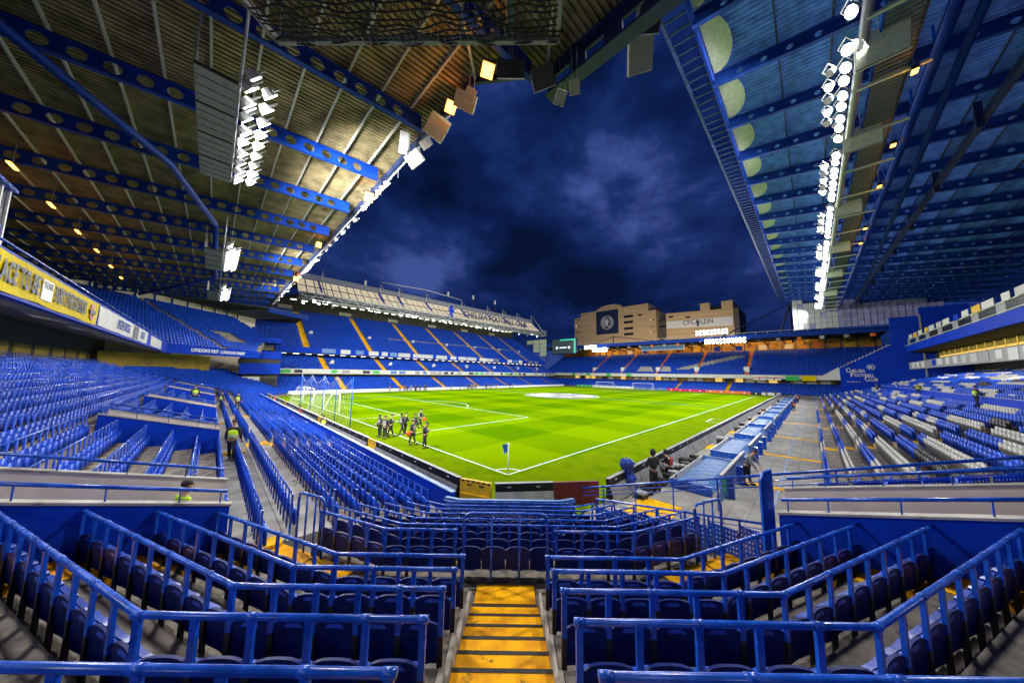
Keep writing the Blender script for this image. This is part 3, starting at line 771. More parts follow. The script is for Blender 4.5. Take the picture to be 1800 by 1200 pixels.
# ================================================================== NORTH STAND (behind the goal line)
LEAN = 0.03
def lod_seat():
    m = MB()
    m.box(-0.21, 0.21, 0.02, 0.05, 0.26, 0.66)      # back
    m.box(-0.19, 0.19, 0.08, 0.13, 0.20, 0.54)      # folded pan
    m.box(-0.045, 0.045, 0.0, 0.06, 0.0, 0.26)      # leg
    return m.v, m.f
def lod_rail_seat():
    m = MB()
    m.box(-0.20, 0.20, 0.02, 0.05, 0.26, 0.64); m.box(-0.19, 0.19, 0.08, 0.14, 0.16, 0.52)
    m.box(-0.275, -0.225, -0.015, 0.02, 0.0, 0.97)
    return m.v, m.f
SEAT2, SEATR = lod_seat(), lod_rail_seat()
def terrace(name, parent, prof, a0, a1, axis, m='concrete', base=-0.3):
    """stepped slab: prof = [(offset, z)...] back edge of each tread outward; axis 'y' -> runs along y with offset in x"""
    mb = MB()
    for (o0, o1, z) in prof:
        lo, hi = min(o0, o1), max(o0, o1)
        if axis == 'y': mb.box(lo, hi, a0, a1, base, z)
        else: mb.box(a0, a1, lo, hi, base, z)
    return mb.build(name, m, parent)
north = thing('north_stand', 'two-tier blue stand behind the near goal line with a yellow banner', 'stand')
front_rows = [(-5.70-0.60*i, 0.16+0.150*i) for i in range(6)]+[(-9.72, 1.06)]
Y0N, Y1N = -1.75, 60.0
AIS = [(-9, -2.0), (10.6, 11.8), (24.6, 25.8), (38.6, 39.8), (52, 53.2)]
tops = MB()
prof = []
xs = [r[0] for r in front_rows]
for i, (x, z) in enumerate(front_rows):
    x_in = -4.98 if i == 0 else xs[i-1]-0.10
    prof.append((x-0.10, x_in, z))
prof.append((-11.0, -9.85, 1.10))
for i, p_ in enumerate(prof):
    MB().box(p_[0], p_[1], Y0N-0.3, Y1N, -0.3, p_[2]-0.004*i).build('terrace_step', 'concrete_light' if i >= 6 else 'concrete', north)
MB().box(-4.98, -4.86, -2.2, Y1N, -0.28, 0.98).build('front_wall', 'wall_blue', north)
MB().box(-5.02, -4.82, -2.2, Y1N, 0.98, 1.02).build('wall_cap', 'panel_blue', north)
xf = []
def blocks(y0, y1, gaps):
    cur = y0; out_ = []
    for a, b in gaps:
        if b <= cur: continue
        if a > y1: break
        if a > cur: out_.append((cur, a))
        cur = b
    if cur < y1: out_.append((cur, y1))
    return out_
nrail = MB()
for i, (x, z) in enumerate(front_rows+[(-11.02, 1.10), (-10.42, 1.10)]):
    gp = AIS if i < 7 else []
    for (a, b) in blocks(Y0N if i < 8 else -2.6, Y1N-0.5, gp if i < 8 else [(9.2, 10.4), (23.0, 24.2), (38.0, 39.2)]):
        if i == 7: a = max(a, -0.4)
        if i == 8: a = max(a, -2.55)
        n = int((b-a)/0.5)
        h = 0.97
        rl = thing('safety_rail', 'long blue rail with slim posts on the terrace behind the goal line', 'rail', 'rails on the goal-end terrace')
        MB().tube([(x, a, z+h), (x, a+n*0.5, z+h)], 0.024, 8).build('top_rail', 'rail_blue', rl, True)
        MB().box(x-0.02, x+0.02, a-0.012, a+0.05, z, z+h+0.03).build('end_post', 'rail_blue', rl)
        xf += [((x, a+0.25+0.5*q, z), -math.pi/2) for q in range(n)]
s_ = scatter('seat_rows', SEATR, xf, 'seat_far', north); s_['kind'] = 'stuff'
# yellow aisle strips of the lower rows
for (a, b) in AIS[1:]:
    for i, p_ in enumerate(prof[:-1]): MB().box(p_[0]+0.01, p_[1]-0.01, a+0.1, b-0.1, p_[2]-0.1, p_[2]+0.012).build('aisle_step', 'aisle_yellow', north)
# rows behind the gangway
VOM = [(-2.62, -0.46), (8.7, 10.6), (20.6, 22.6), (35.5, 37.5), (48.5, 50.5)]
rows_up = []
xf = []; xw = []
for k in range(15):
    x = -11.72-0.78*k; z = 1.36+0.285*k
    rows_up.append((x, z))
    rng = blocks(-0.42 if k < 5 else -9.0, 58.0, VOM[1:] if k < 5 else [])
    for (a, b) in rng:
        MB().box(x-0.12, x+0.66, a, b, -0.3, z).build('terrace_step', 'concrete', north)
        n = int((b-a)/0.5)
        rl = thing('safety_rail', 'blue rail over a seat row behind the gangway of the goal-end stand', 'rail', 'rails over the upper rows of the goal-end terrace')
        MB().tube([(x, a+0.05, z+0.97), (x, a+n*0.5, z+0.97)], 0.022, 8).build('top_rail', 'rail_blue', rl, True)
        xf += [((x, a+0.25+0.5*q, z), -math.pi/2) for q in range(n)]
s_ = scatter('seat_rows', SEATR, xf, 'seat_far', north); s_['kind'] = 'stuff'
for i, (a, b) in enumerate(VOM[1:]):
    stairwell(a, b-0.14, ['blue-walled stairwell in the goal-end stand, first past the steward in black hat', 'blue-walled stairwell in the middle of the goal-end stand', 'blue-walled stairwell in the far half of the goal-end stand', 'farthest blue-walled stairwell of the goal-end stand'][i])
    MB().box(-14.3, -11.3, b+0.02, b+0.9, 1.0, 1.12+0.02*i).build('aisle_step', 'aisle_yellow', north)
# gangway step pads (yellow) in front of the stairwells
for (a, b) in [(-4.6, -2.7)]+VOM[:]:
    MB().box(-10.9, -9.95, a+0.3, a+0.75, 1.09, 1.16).build('yellow_pad', 'aisle_yellow', north)
XB = -23.6
MB().box(XB-0.4, XB, -30, 66, -0.3, 9.4).build('back_wall', 'soffit', north)
for i in range(16):
    y = -8+i*4.4
    MB().box(XB, XB+0.06, y, y+3.5, 5.4, 7.3).build('back_panel', 'olive_wall', north)
# upper tier: soffit, fascia, seats
XF = -16.2
MB().add([(XF,-26,7.55),(XF,58,7.55),(XB-2,58,9.6),(XB-2,-26,9.6)], [(0,1,2,3)]).add([(XF,-26,7.9),(XF,58,7.9),(XB-2,58,9.9),(XB-2,-26,9.9)], [(3,2,1,0)]).build('tier_soffit', 'soffit', north)
MB().box(XF-0.25, XF, -26, 58, 7.45, 8.82).build('fascia', 'wall_blue', north)
MB().tube([(XF,-26,9.0),(XF,58,9.0)], 0.04, 8).build('fascia_rail', 'rail_blue', north, True)
xf = []
for k in range(22):
    x = XF-0.9-0.76*k; z = 8.6+0.40*k
    MB().box(x-0.14, x+0.62, -26, 60, z-0.6, z).build('terrace_step', 'concrete', north)
    if k > 3: xf += [((x, -20+0.5*q, z), -math.pi/2) for q in range(158)]
s_ = scatter('seat_rows', SEAT2, xf, 'seat_far', north); s_['kind'] = 'stuff'
for i in range(30):       # strip lights under the tier
    y = -23.4+i*2.9
    l_ = thing('strip_light', 'small white strip light under the upper tier of the goal-end stand', 'light', 'strip lights under the upper tier')
    MB().box(-19.2, -18.6, y, y+0.10, 8.30, 8.36).build('tube', 'lamp_strip', l_); MB().box(-19.25, -18.55, y-0.03, y+0.13, 8.361, 8.42).build('casing', 'grey', l_)
MB().box(-34.4, -33.9, -30, 66, 9, 19).build('rear_wall', 'soffit', north)
for i in range(38):
    y = -20+i*2.1
    MB().box(-33.9, -33.84, y, y+1.9, 16.2, 17.6).build('window_pane', 'offwhite', north)
# banners on the fascia
def banner(y0, y1, z0, z1, x, m, label, words=None, wm='navy_banner', size=0.6, cat='banner', bold=0.01):
    t = thing('banner', label, cat, 'banners on the goal-end balcony')
    vs = []; n = max(4, int((y1-y0)/0.6))
    for i in range(n+1):
        y = y0+(y1-y0)*i/n; w = 0.02*math.sin(i*1.7)
        vs += [(x+0.03+w, y, z0+0.02*math.sin(i*0.9)), (x+0.03-w, y, z1)]
    fs = [(2*i, 2*i+1, 2*i+3, 2*i+2)[::-1] for i in range(n)]
    k_ = len(vs); vs2 = [(a-0.02, b, c) for a, b, c in vs]
    MB().add(vs, fs).add(vs2, [f[::-1] for f in fs]).build('cloth', m, t)
    if words: text_mesh(words, size, wm, t, frame((x+0.07, (y0+y1)/2, (z0+z1)/2), (0,-1,0), (0,0,1)) if False else frame((x+0.07, (y0+y1)/2, (z0+z1)/2), (0,1,0), (0,0,1)), 0.004, bold=bold)
    return t
b_ = banner(-6.0, hit(172, 540, 0, XF)[1], 7.55, 8.72, XF, 'yellow_banner', 'long yellow banner with navy lettering on the balcony of the goal-end stand')
BY = lambda u, v: hit(u, v, 0, XF+0.07)[1]
text_mesh('THE ONLY PLACE TO BE', 0.92, 'navy_banner', b_, frame((XF+0.075, BY(77, 488)-0.15, 8.12), (0,1,0), (0,0,1)), 0.004, bold=0.025, sx=0.62, align='RIGHT')
MB().box(XF+0.04, XF+0.06, BY(79, 490), BY(97, 500), 7.75, 8.5).build('patch', 'white', b_)
text_mesh('YEAR', 0.36, 'navy_banner', b_, frame((XF+0.075, BY(88, 495), 8.3), (0,1,0), (0,0,1)), 0.003)
text_mesh('EVERY OTHER SATURDAY', 0.88, 'navy_banner', b_, frame((XF+0.075, BY(98.5, 505)+0.1, 8.12), (0,1,0), (0,0,1)), 0.004, bold=0.022, sx=(BY(157,535)-BY(98.5,505))/(0.88*0.64*20), align='LEFT')
vs, fs = ring(0.24, 0.42, 24); put('roundel', MB().add(vs, fs).mesh('roundel', 'red'), b_, mw=frame((XF+0.08, BY(164,540), 8.12), (0,1,0), (0,0,1)))
MB().box(XF+0.085, XF+0.095, BY(164,540)-0.5, BY(164,540)+0.5, 8.02, 8.22).build('bar', 'navy_banner', b_)
b_ = banner(hit(172, 540, 0, XF)[1]+0.3, 33.5, 7.6, 8.7, XF, 'offwhite', 'pale banner with blue lettering hung on the balcony beyond the yellow one')
text_mesh('UNDER BRIDGE', 0.9, 'rail_blue', b_, frame((XF+0.07, 22.5, 8.15), (0,1,0), (0,0,1)), 0.004, sx=0.7)
text_mesh('BLUES', 0.9, 'rail_blue', b_, frame((XF+0.07, 30.5, 8.15), (0,1,0), (0,0,1)), 0.004, sx=0.8)
MB().box(XF+0.05, XF+0.06, 26.2, 28.3, 7.65, 8.65).build('figure_print', 'cloth_grey', b_)
banner(36.0, 45.0, 7.6, 8.6, XF, 'offwhite', 'small pale banner at the far end of the goal-end balcony')
t_ = thing('camera_cabin', 'small blue glazed cabin standing on the goal-end balcony', 'cabin', loc=(XF-1.2, 4.4, 8.8))
MB().box(-0.6,0.9,0,1.5,0,0.15).build('base', 'rail_blue', t_)
for a in (0, 0.5, 1.0, 1.5):
    MB().box(0.82,0.9,a-0.04,a+0.04,0.15,2.0).build('mullion', 'white', t_); MB().box(-0.6,-0.52,a-0.04,a+0.04,0.15,2.0).build('mullion', 'rail_blue', t_)
for a in range(3): MB().box(0.85,0.86,a*0.5+0.05,a*0.5+0.45,0.9,1.9).build('pane', 'window_dark', t_); MB().box(0.84,0.87,a*0.5+0.05,a*0.5+0.45,0.15,0.86).build('panel', 'rail_blue', t_)
MB().box(-0.7,1.0,-0.1,1.6,2.0,2.1).build('roof', 'rail_blue', t_)

# ------------------------------------------------------------------ north-west corner: angled tier and lower seats
nw = thing('corner_stand', 'angled blue corner stand between the goal-end stand and the far side stand', 'stand')
A_, B_ = v3(XF, 52.0, 0), v3(-5.2, 64.0, 0)
d_ = unit(B_-A_); nrm = v3(-d_[1], d_[0], 0); LEN = np.linalg.norm(B_-A_)
if nrm[0] > 0: nrm = -nrm
rzc = math.atan2(d_[1], d_[0])-math.pi if False else math.atan2(-nrm[1], -nrm[0])-math.pi/2
MB().prism([A_+v3(0,0,7.5), B_+v3(0,0,7.5), B_+v3(0,0,8.75), A_+v3(0,0,8.75)], nrm*0.3).build('fascia', 'wall_blue', nw)
text_mesh("LONDON'S FIRST  LONDON'S FINEST", 0.72, 'white', nw, frame(tuple((A_+B_)/2+v3(0,0,8.1)-nrm*0.02), tuple(-d_ if np.dot(np.cross(d_, (0,0,1)), -nrm) < 0 else d_), (0,0,1)), 0.004, sx=0.8, bold=0.02)
xf = []
for k in range(20):
    o = nrm*(0.9+0.78*k); z = 8.5+0.44*k
    ext = 0.36*k
    a, b = A_+o-d_*ext, B_+o+d_*min(1.2*k+0.5, 12)
    MB().bar((a+b)/2-d_*np.linalg.norm(b-a)/2+v3(0,0,z-0.4), (a+b)/2+d_*np.linalg.norm(b-a)/2+v3(0,0,z-0.4), 0.82, 0.8).build('terrace_step', 'concrete', nw)
    n = int(np.linalg.norm(b-a)/0.5)
    for q in range(n):
        pos = a+d_*(0.25+0.5*q)
        fr = np.dot(pos-A_, d_)
        if 9.2 < fr < 10.3: continue
        if 13.6 < fr < 18 and 3 < k < 9: continue
        xf.append(((pos[0], pos[1], z), rzc))
    MB().bar(A_+o+d_*9.3+v3(0,0,z-0.15), A_+o+d_*10.2+v3(0,0,z-0.15), 0.8, 0.34).build('aisle_step', 'aisle_yellow', nw)
s_ = scatter('seat_rows', SEAT2, xf, 'seat_far', nw); s_['kind'] = 'stuff'
# lower corner block facing the pitch
A2, B2 = v3(-5.6, 57.0, 0), v3(1.0, 67.5, 0); d2 = unit(B2-A2); n2 = v3(-d2[1], d2[0], 0)
if n2[0] > 0: n2 = -n2
rz2 = math.atan2(-n2[1], -n2[0])-math.pi/2
xf = []
for k in range(18):
    o = n2*(0.5+0.76*k); z = 0.3+0.27*k; a, b = A2+o-d2*(0.4*k), B2+o+d2*0.1*k
    MB().bar(a+v3(0,0,z-0.5), b+v3(0,0,z-0.5), 0.8, 1.0).build('terrace_step', 'concrete', nw)
    n = int(np.linalg.norm(b-a)/0.5); xf += [((*(a+d2*(0.25+0.5*q))[:2], z), rz2) for q in range(n)]
s_ = scatter('seat_rows', SEAT2, xf, 'seat_far', nw); s_['kind'] = 'stuff'
MB().prism([A_+nrm*9+v3(0,0,0), B_+nrm*9+v3(0,0,0), B_+nrm*9+v3(0,0,7.6), A_+nrm*9+v3(0,0,7.6)], nrm*0.3).build('concourse_wall', 'olive_wall', nw)
MB().prism([A_+nrm*16.6-d_*9+v3(0,0,0), B_+nrm*16.6+d_*19+v3(0,0,0), B_+nrm*16.6+d_*19+v3(0,0,19.4), A_+nrm*16.6-d_*9+v3(0,0,19.4)], nrm*0.3).build('rear_wall', 'beige', nw)
for i in range(14): MB().prism([A_+nrm*16.5+d_*(-8+2.9*i)+v3(0,0,14), A_+nrm*16.5+d_*(-7.8+2.9*i)+v3(0,0,14), A_+nrm*16.5+d_*(-7.8+2.9*i)+v3(0,0,19), A_+nrm*16.5+d_*(-8+2.9*i)+v3(0,0,19)], -nrm*0.1).build('mullion', 'wall_blue', nw)
# blue boxes between this corner and the far side stand
bl = thing('corner_boxes', 'blue stacked viewing boxes filling the gap beside the far side stand', 'boxes')
MB().box(-7.0, -1.2, 71.5, 78, -0.2, 4.6).build('lower_block', 'concrete_dark', bl)
MB().box(-7.6, -1.0, 69.5, 71.4, 4.4, 6.6).build('blue_band', 'wall_blue', bl)
MB().box(-7.6, -1.0, 70.2, 72.2, 7.6, 9.2).build('blue_band', 'wall_blue', bl)
MB().box(-7.6, -1.0, 70.6, 78, 6.6, 7.6).build('gap', 'black', bl)  # solid black box that paints in the dark of the open gap
MB().box(-7.4, -4.4, 72.0, 72.2, 9.2, 11.2).build('window', 'window_warm', bl)
for i in range(3): MB().box(-7.4+i*1.5, -7.3+i*1.5, 71.9, 72.0, 9.2, 11.2).build('mullion', 'wall_blue', bl)
MB().box(-4.0, -1.4, 71.3, 71.5, 0.6, 3.4).build('doorway', 'window_dark', bl)
MB().box(-7.4, -4.2, 71.3, 71.5, 0.4, 3.8).build('panel', 'offwhite', bl)
MB().box(-7.6, -1.0, 72.3, 78, 11.2, 12.4).build('blue_band', 'wall_blue', bl)

# ================================================================== EAST STAND (along the right-hand touchline)
east = thing('east_stand', 'tall three-tier stand with blue and white seats along the touchline', 'stand')
random.seed(11)
xb_, xw_, xk_ = [], [], []
E_AIS = [(9.0, 10.1), (20.5, 21.6), (33.5, 34.6), (47, 48.1), (61, 62.1), (75, 76.1), (88, 89.1)]
for k in range(27):
    yy = -11.95-0.86*k; z = 0.16+0.235*k
    if k >= 13: z += 0.35
    x0 = 4.6 if k < 6 else 3.6
    gaps = E_AIS if k < 12 else [(a+6, b+6.4) for a, b in E_AIS]
    if k == 12: 
        MB().box(1, 99.5, yy-0.75, yy+0.12, -0.3, z).build('gangway', 'concrete_light', east); continue
    MB().box(1, 99.5, yy-0.74, yy+0.12, -0.3, z).build('terrace_step', 'concrete', east)
    for (a, b) in gaps: MB().box(a+0.1, b-0.1, yy-0.72, yy+0.11, z-0.1, z+0.012).build('aisle_step', 'aisle_yellow', east)
    for (a, b) in blocks(x0, 99, gaps):
        n = int((b-a)/0.5); q = 0
        while q < n:
            run = random.randint(5, 13); col = random.random()
            for r in range(q, min(n, q+run)):
                (xw_ if col < 0.33 else xk_ if col < 0.38 else xb_).append(((a+0.25+0.5*r, yy, z), 0.0))
            q += run
def lod_bench():
    m = MB()
    m.box(-0.205, 0.205, -0.05, 0.0, 0.28, 0.74); m.box(-0.19, 0.19, 0.06, 0.14, 0.22, 0.60); m.box(-0.05, 0.05, -0.06, 0.12, 0.0, 0.28)
    return m.v, m.f
SEATE = lod_bench()
for nm, xf, m in (('seat_rows', xb_, 'seat_far'), ('white_seat_rows', xw_, 'seat_white'), ('black_seat_rows', xk_, 'seat_black')):
    s_ = scatter(nm, SEATE, xf, m, east); s_['kind'] = 'stuff'
yy = -11.95-0.86*12
for i, x in enumerate((6, 19, 34, 50, 66, 82)):
    sw = thing('stair_box', 'white stair box in the blue barrier of the touchline stand', 'stair box', 'stair boxes in the touchline stand', (x, yy-0.8, 3.0))
    MB().box(0, 1.1, -0.1, 0.0, 0, 1.25).build('face', 'offwhite', sw); MB().box(0, 0.1, -2.4, -0.1, 0, 1.25).build('side', 'wall_blue', sw); MB().box(1.0, 1.1, -2.4, -0.1, 0, 1.25).build('side', 'wall_blue', sw)
MB().box(1, 99.5, yy-0.79, yy-0.70, 2.8, 3.85).build('barrier_wall', 'wall_blue', east)
MB().box(1, 99.5, yy-0.82, yy-0.67, 3.85, 3.90).build('barrier_cap', 'concrete_light', east)
# back of the lower tier and the balconies above
MB().box(0, 100, -36.0, -35.6, 0, 9).build('back_wall', 'concrete_dark', east)
MB().box(0, 100, -35.6, -35.4, 6.1, 6.7).build('back_ledge', 'beige', east)
MB().box(0, 100, -36, -27.3, 8.9, 9.15).build('soffit', 'soffit', east)
MB().box(10, 97, -27.5, -27.0, 7.55, 9.0).build('lower_balcony', 'grey', east)
for i in range(22):
    x = 14+i*3.7
    f_ = thing('flag_banner', 'pale supporter banner hung on the lower balcony of the touchline stand', 'banner', 'banners on the lower balcony')
    MB().box(x, x+random.uniform(1.6, 3.2), -27.0, -26.96, 7.6+random.uniform(0, 0.3), 8.9).build('cloth', random.choice(['offwhite','grey_light','grey','wall_blue','offwhite']), f_)
MB().box(0, 100, -31.3, -31.0, 9.15, 11.6).build('box_wall', 'dark', east)
for i in range(26):
    x = 8+i*3.4
    MB().box(x, x+2.9, -31.0, -30.9, 9.25, 11.2).build('box_window', 'window_warm', east); MB().box(x, x+2.9, -30.9, -30.85, 10.35, 11.25).build('blind', 'olive_wall', east)
MB().box(0, 100, -36, -27.6, 11.35, 11.6).build('soffit', 'soffit', east)
MB().box(10, 99, -27.8, -27.2, 11.4, 12.85).build('upper_balcony', 'wall_blue', east)
MB().box(10, 99, -27.15, -27.05, 12.9, 12.98).build('upper_rail', 'pale_green', east)
for i in range(34):
    x = 12+i*2.6
    MB().box(x, x+2.5, -27.7, -27.62, 12.9, 14.15).build('glass_panel', 'window_dark' if i % 3 else 'grey', east)
MB().box(10, 99, -27.8, -27.5, 14.15, 14.3).build('upper_sill', 'pale_green', east)
for i in range(20):
    x = 16+i*4.1
    f_ = thing('flag_banner', 'supporter banner hung on the upper rail of the touchline stand', 'banner', 'banners on the upper rail')
    MB().box(x, x+random.uniform(2.0, 3.6), -27.45, -27.40, 14.2, 15.1).build('cloth', random.choice(['offwhite','yellow_gate','grey_light','wall_blue','offwhite']), f_)
xf = []
for k in range(16):
    yy = -28.6-0.85*k; z = 13.2+0.5*k
    MB().box(8, 99.5, yy-0.74, yy+0.12, z-0.6, z).build('terrace_step', 'concrete_dark', east)
    if k > 8: xf += [((9+0.5*q, yy, z), 0.0) for q in range(178)]
s_ = scatter('seat_rows', SEAT2, xf, 'seat_far', east); s_['kind'] = 'stuff'
# rear glazing high up
MB().box(0, 100, -43.3, -43.2, 9, 18.6).build('rear_wall', 'concrete_dark', east)
PANE = MB().box(0.04, 2.06, 0, 0.05, 0.04, 1.36).mesh('pane', 'glass_screen')
for i in range(38):
    for j in range(3): put('pane', PANE, east, (20+i*2.1, -43.15, 17.9+j*1.4))
for i in range(39): MB().box(19.95+i*2.1, 20.05+i*2.1, -43.2, -43.0, 17.9, 22.2).build('mullion', 'steel_navy', east)
for i in range(24):  # tubes added to go with the balcony fill light
    l_ = thing('strip_light', 'added strip light under the lower balcony of the touchline stand', 'light', 'added strip lights under the touchline balcony')
    MB().box(3+4*i, 5+4*i, -28.6, -28.4, 8.82, 8.87).build('tube', 'lamp_strip', l_); MB().box(2.95+4*i, 5.05+4*i, -28.65, -28.35, 8.872, 8.9).build('casing', 'grey', l_)
# end wall of the stand: tall blue wall with the club name
XE = 99.8
ew = thing('end_wall', 'tall royal blue end wall carrying the club name and crest', 'wall')
MB().prism([(XE,-16.7,-0.3),(XE,-29.6,-0.3),(XE,-29.6,19.6),(XE,-25.3,19.6),(XE,-25.3,13.4),(XE,-17.0,8.1),(XE,-16.7,8.1)], (0.5,0,0)).build('wall', 'wall_blue', ew)
MB().box(XE, XE+0.5, -36.0, -29.62, -0.3, 21.5).build('wall', 'wall_blue', ew)
MB().prism([(XE+0.02,-12.6,4.9),(XE+0.02,-16.65,4.9),(XE+0.02,-16.65,8.2),(XE+0.02,-12.6,5.3)], (0.4,0,0)).build('white_flank', 'offwhite', ew)
MB().box(XE-0.12, XE-0.02, -29.75, -29.45, 0, 20.0).build('downpipe', 'grey', ew)
nst = 13
for i in range(nst):      # sloping stair flank as steps of pale coping
    y0 = -16.9-i*0.63; z0 = 7.9+i*0.41
    MB().box(XE-0.06, XE-0.005, y0-0.63, y0, z0-0.3, z0+0.41).build('stair_flank', 'wall_blue', ew)
    MB().box(XE-0.16, XE-0.06, y0-0.65, y0+0.02, z0+0.41, z0+0.50).build('coping', 'beige', ew)
    MB().box(XE-0.16, XE-0.06, y0-0.06, y0+0.02, z0+0.09, z0+0.409).build('coping', 'beige', ew)
P = [hit(u, v, 0, XE-0.05) for u, v in ((1503, 652), (1515, 658), (1524, 666), (1531, 645))]
fr = lambda q: frame((XE-0.06, q[1], q[2]), (0,-1,0), (0,0,1))
for w, u0, u1, u2, v in (('CHELSEA', 1487, 1494, 1521, 651.5), ('FOOTBALL', 1495.5, 1502, 1537, 659), ('CLUB', 1520, 1527.5, 1543, 666.5)):
    y0, y1, y2 = [hit(u, v, 0, XE)[1] for u in (u0, u1, u2)]; zz = hit(u0, v, 0, XE)[2]
    fit_text(w[0], 1.5, 'white', ew, lambda q: fr(v3(XE, q, zz+0.08)), y0, y1-0.05); fit_text(w[1:], 1.05, 'white', ew, lambda q: fr(v3(XE, q, zz-0.06)), y1, y2)
q = hit(1500, 671, 0, XE); text_mesh('THE SHED END', 0.35, 'white', ew, fr(v3(XE, q[1], q[2])), 0.02)
def crest(parent, mw, r, ringm='white', lionm='white', fieldm='wall_blue', words=False):
    def P_(name, vs, fs, m, dz):
        put(name, MB().add(vs, fs).mesh(name, m), parent, mw=mw @ Matrix.Translation((0,0,dz)))
    vs, fs = disc(r*0.98, 40); P_('crest_field', vs, fs, fieldm, 0.01)
    vs, fs = ring(r*0.93, r, 40); P_('crest_ring', vs, fs, ringm, 0.02)
    vs, fs = ring(r*0.60, r*0.65, 40); P_('crest_ring', vs, fs, ringm, 0.02)
    for i in range(20):                                  # band of lettering round the ring
        a = 2*math.pi*i/20+0.1
        if i in (4, 5, 14, 15): continue
        c, s = math.cos(a), math.sin(a); w, h = r*0.06, r*0.09
        vs = [(r*0.79*c-w*-s*0+(x*-s+y*c), r*0.79*s+(x*c+y*s), 0) for x, y in ((-w,-h),(w,-h),(w,h),(-w,h))]
        P_('crest_letter', vs, [(0,1,2,3)], ringm, 0.02)
    lion = [(-0.05,-0.52),(0.06,-0.50),(0.04,-0.28),(0.16,-0.42),(0.30,-0.46),(0.26,-0.36),(0.20,-0.18),(0.16,0.00),(0.34,-0.06),(0.42,0.04),(0.30,0.06),(0.20,0.12),(0.36,0.20),(0.30,0.28),(0.18,0.26),(0.22,0.38),(0.10,0.50),(-0.08,0.48),(-0.14,0.36),(-0.06,0.30),(-0.16,0.20),(-0.30,0.28),(-0.38,0.22),(-0.26,0.14),(-0.14,0.06),(-0.30,0.00),(-0.34,-0.10),(-0.20,-0.08),(-0.06,-0.12),(-0.12,-0.30),(-0.22,-0.42)]
    tail = [(0.16,-0.10),(0.36,-0.22),(0.46,-0.12),(0.40,0.30),(0.34,0.44),(0.44,0.40),(0.52,0.24),(0.54,-0.16),(0.40,-0.32),(0.20,-0.22)]
    P_('crest_lion', [(-x*r, y*r, 0) for x, y in lion][::-1], [tuple(range(len(lion)))], lionm, 0.03)
    P_('crest_lion_tail', [(-x*r, y*r, 0) for x, y in tail][::-1], [tuple(range(len(tail)))], lionm, 0.035)
crest(ew, fr(P[3]), 0.68)
# glazed screen above the far end of this stand
gs = thing('glazed_screen', 'gridded glass screen closing the end of the roof above the blue wall', 'screen')
P2 = MB().box(0, 0.06, 0.03, 1.02, 0.03, 1.37).mesh('pane', 'glass_screen')
P3 = MB().box(0, 0.06, 0.03, 1.02, 0.03, 1.37).mesh('pane', 'grey_light')
random.seed(3)
for i in range(23):
    for j in range(6):
        yy = -9.0-i*1.05; zz = 18.3+j*1.4
        if zz > 26.9+0.14*(yy+8)-1.3: continue
        put('pane', P3 if (i < 8 and random.random() < 0.85) else P2, gs, (XE+0.6, yy-1.05, zz))
for i in range(24):
    yy = -9.0-i*1.05; MB().box(XE+0.55, XE+0.75, yy-0.03, yy+0.03, 18.2, 26.6+0.14*(yy+8)).build('mullion', 'steel_navy', gs)
for j in range(6): MB().box(XE+0.57, XE+0.73, -33.2, -9.0, 18.27+1.4*j, 18.33+1.4*j).build('transom', 'steel_navy', gs)

# ================================================================== WEST STAND (far side)
west = thing('west_stand', 'three-tier far side stand with yellow aisles and club name along its roof', 'stand')
WX0, WX1 = -1.0, 104.0
def tier(stand, axis, rows, y0, dy, z0, dz, a0, a1, gaps, sgn, m='seat_far', rz=0.0, ang=None, seat=SEAT2, step_m='concrete', aisle_m='aisle_yellow', skip=None, white=None):
    xf = []; xw = []
    st_ = MB(); ai = MB()
    for k in range(rows):
        o = y0+sgn*dy*k; z = z0+dz*k
        lo, hi = (o-0.1*sgn, o+sgn*(dy-0.1)); lo, hi = min(lo, hi), max(lo, hi)
        if axis == 'x': MB().box(a0, a1, lo, hi, z-1.1, z).build('terrace_step', step_m, stand)
        else: MB().box(lo, hi, a0, a1, z-1.1, z).build('terrace_step', step_m, stand)
        for (a, b) in gaps:
            if axis == 'x': ai.box(a, b, lo-0.03, hi-0.031, z-dz+0.102, z+0.10)
            else: ai.box(lo-0.03, hi-0.031, a, b, z-dz+0.102, z+0.10)
        for (a, b) in blocks(a0+0.2, a1-0.2, gaps):
            n = int((b-a)/0.5)
            for q in range(n):
                u = a+0.25+0.5*q
                if skip and skip(u, k): continue
                p_ = (u, o, z) if axis == 'x' else (o, u, z)
                (xw if (white and white(u, k)) else xf).append((p_, rz))
    s_ = scatter('seat_rows', seat, xf, m, stand); s_['kind'] = 'stuff'
    if xw: s_ = scatter('white_seat_rows', seat, xw, 'seat_white', stand); s_['kind'] = 'stuff'
    if gaps: a_ = ai.build('aisle_steps', aisle_m, stand); a_['kind'] = 'stuff'
wa = [(9, 10.2), (24, 25.2), (38, 39.2), (52, 53.2), (66, 67.2), (80, 81.2), (94, 95.2)]
tier(west, 'x', 11, 70.9, 0.80, 0.25, 0.31, WX0, WX1, [(a+3, b+3) for a, b in wa], 1, rz=math.pi)
MB().box(WX0, WX1, 79.8, 80.0, 0, 6).build('concourse_wall', 'orange_wall', west)
MB().box(WX0, WX1, 76.6, 80, 4.35, 4.5).build('soffit', 'soffit', west)
MB().box(WX0, WX1, 76.4, 76.6, 4.5, 5.7).build('fascia', 'offwhite', west)
for i in range(40):
    x = WX0+1+i*2.6
    MB().box(x, x+random.uniform(1.2, 2.2), 76.33, 76.39, 4.7, 5.5).build('led_panel', random.choice(['grey','dark','green','dark','offwhite','panel_blue']), west)
tier(west, 'x', 11, 77.3, 0.80, 5.5, 0.36, WX0, WX1+3, wa+[(a+7, b+6.6) for a, b in wa], 1, rz=math.pi)
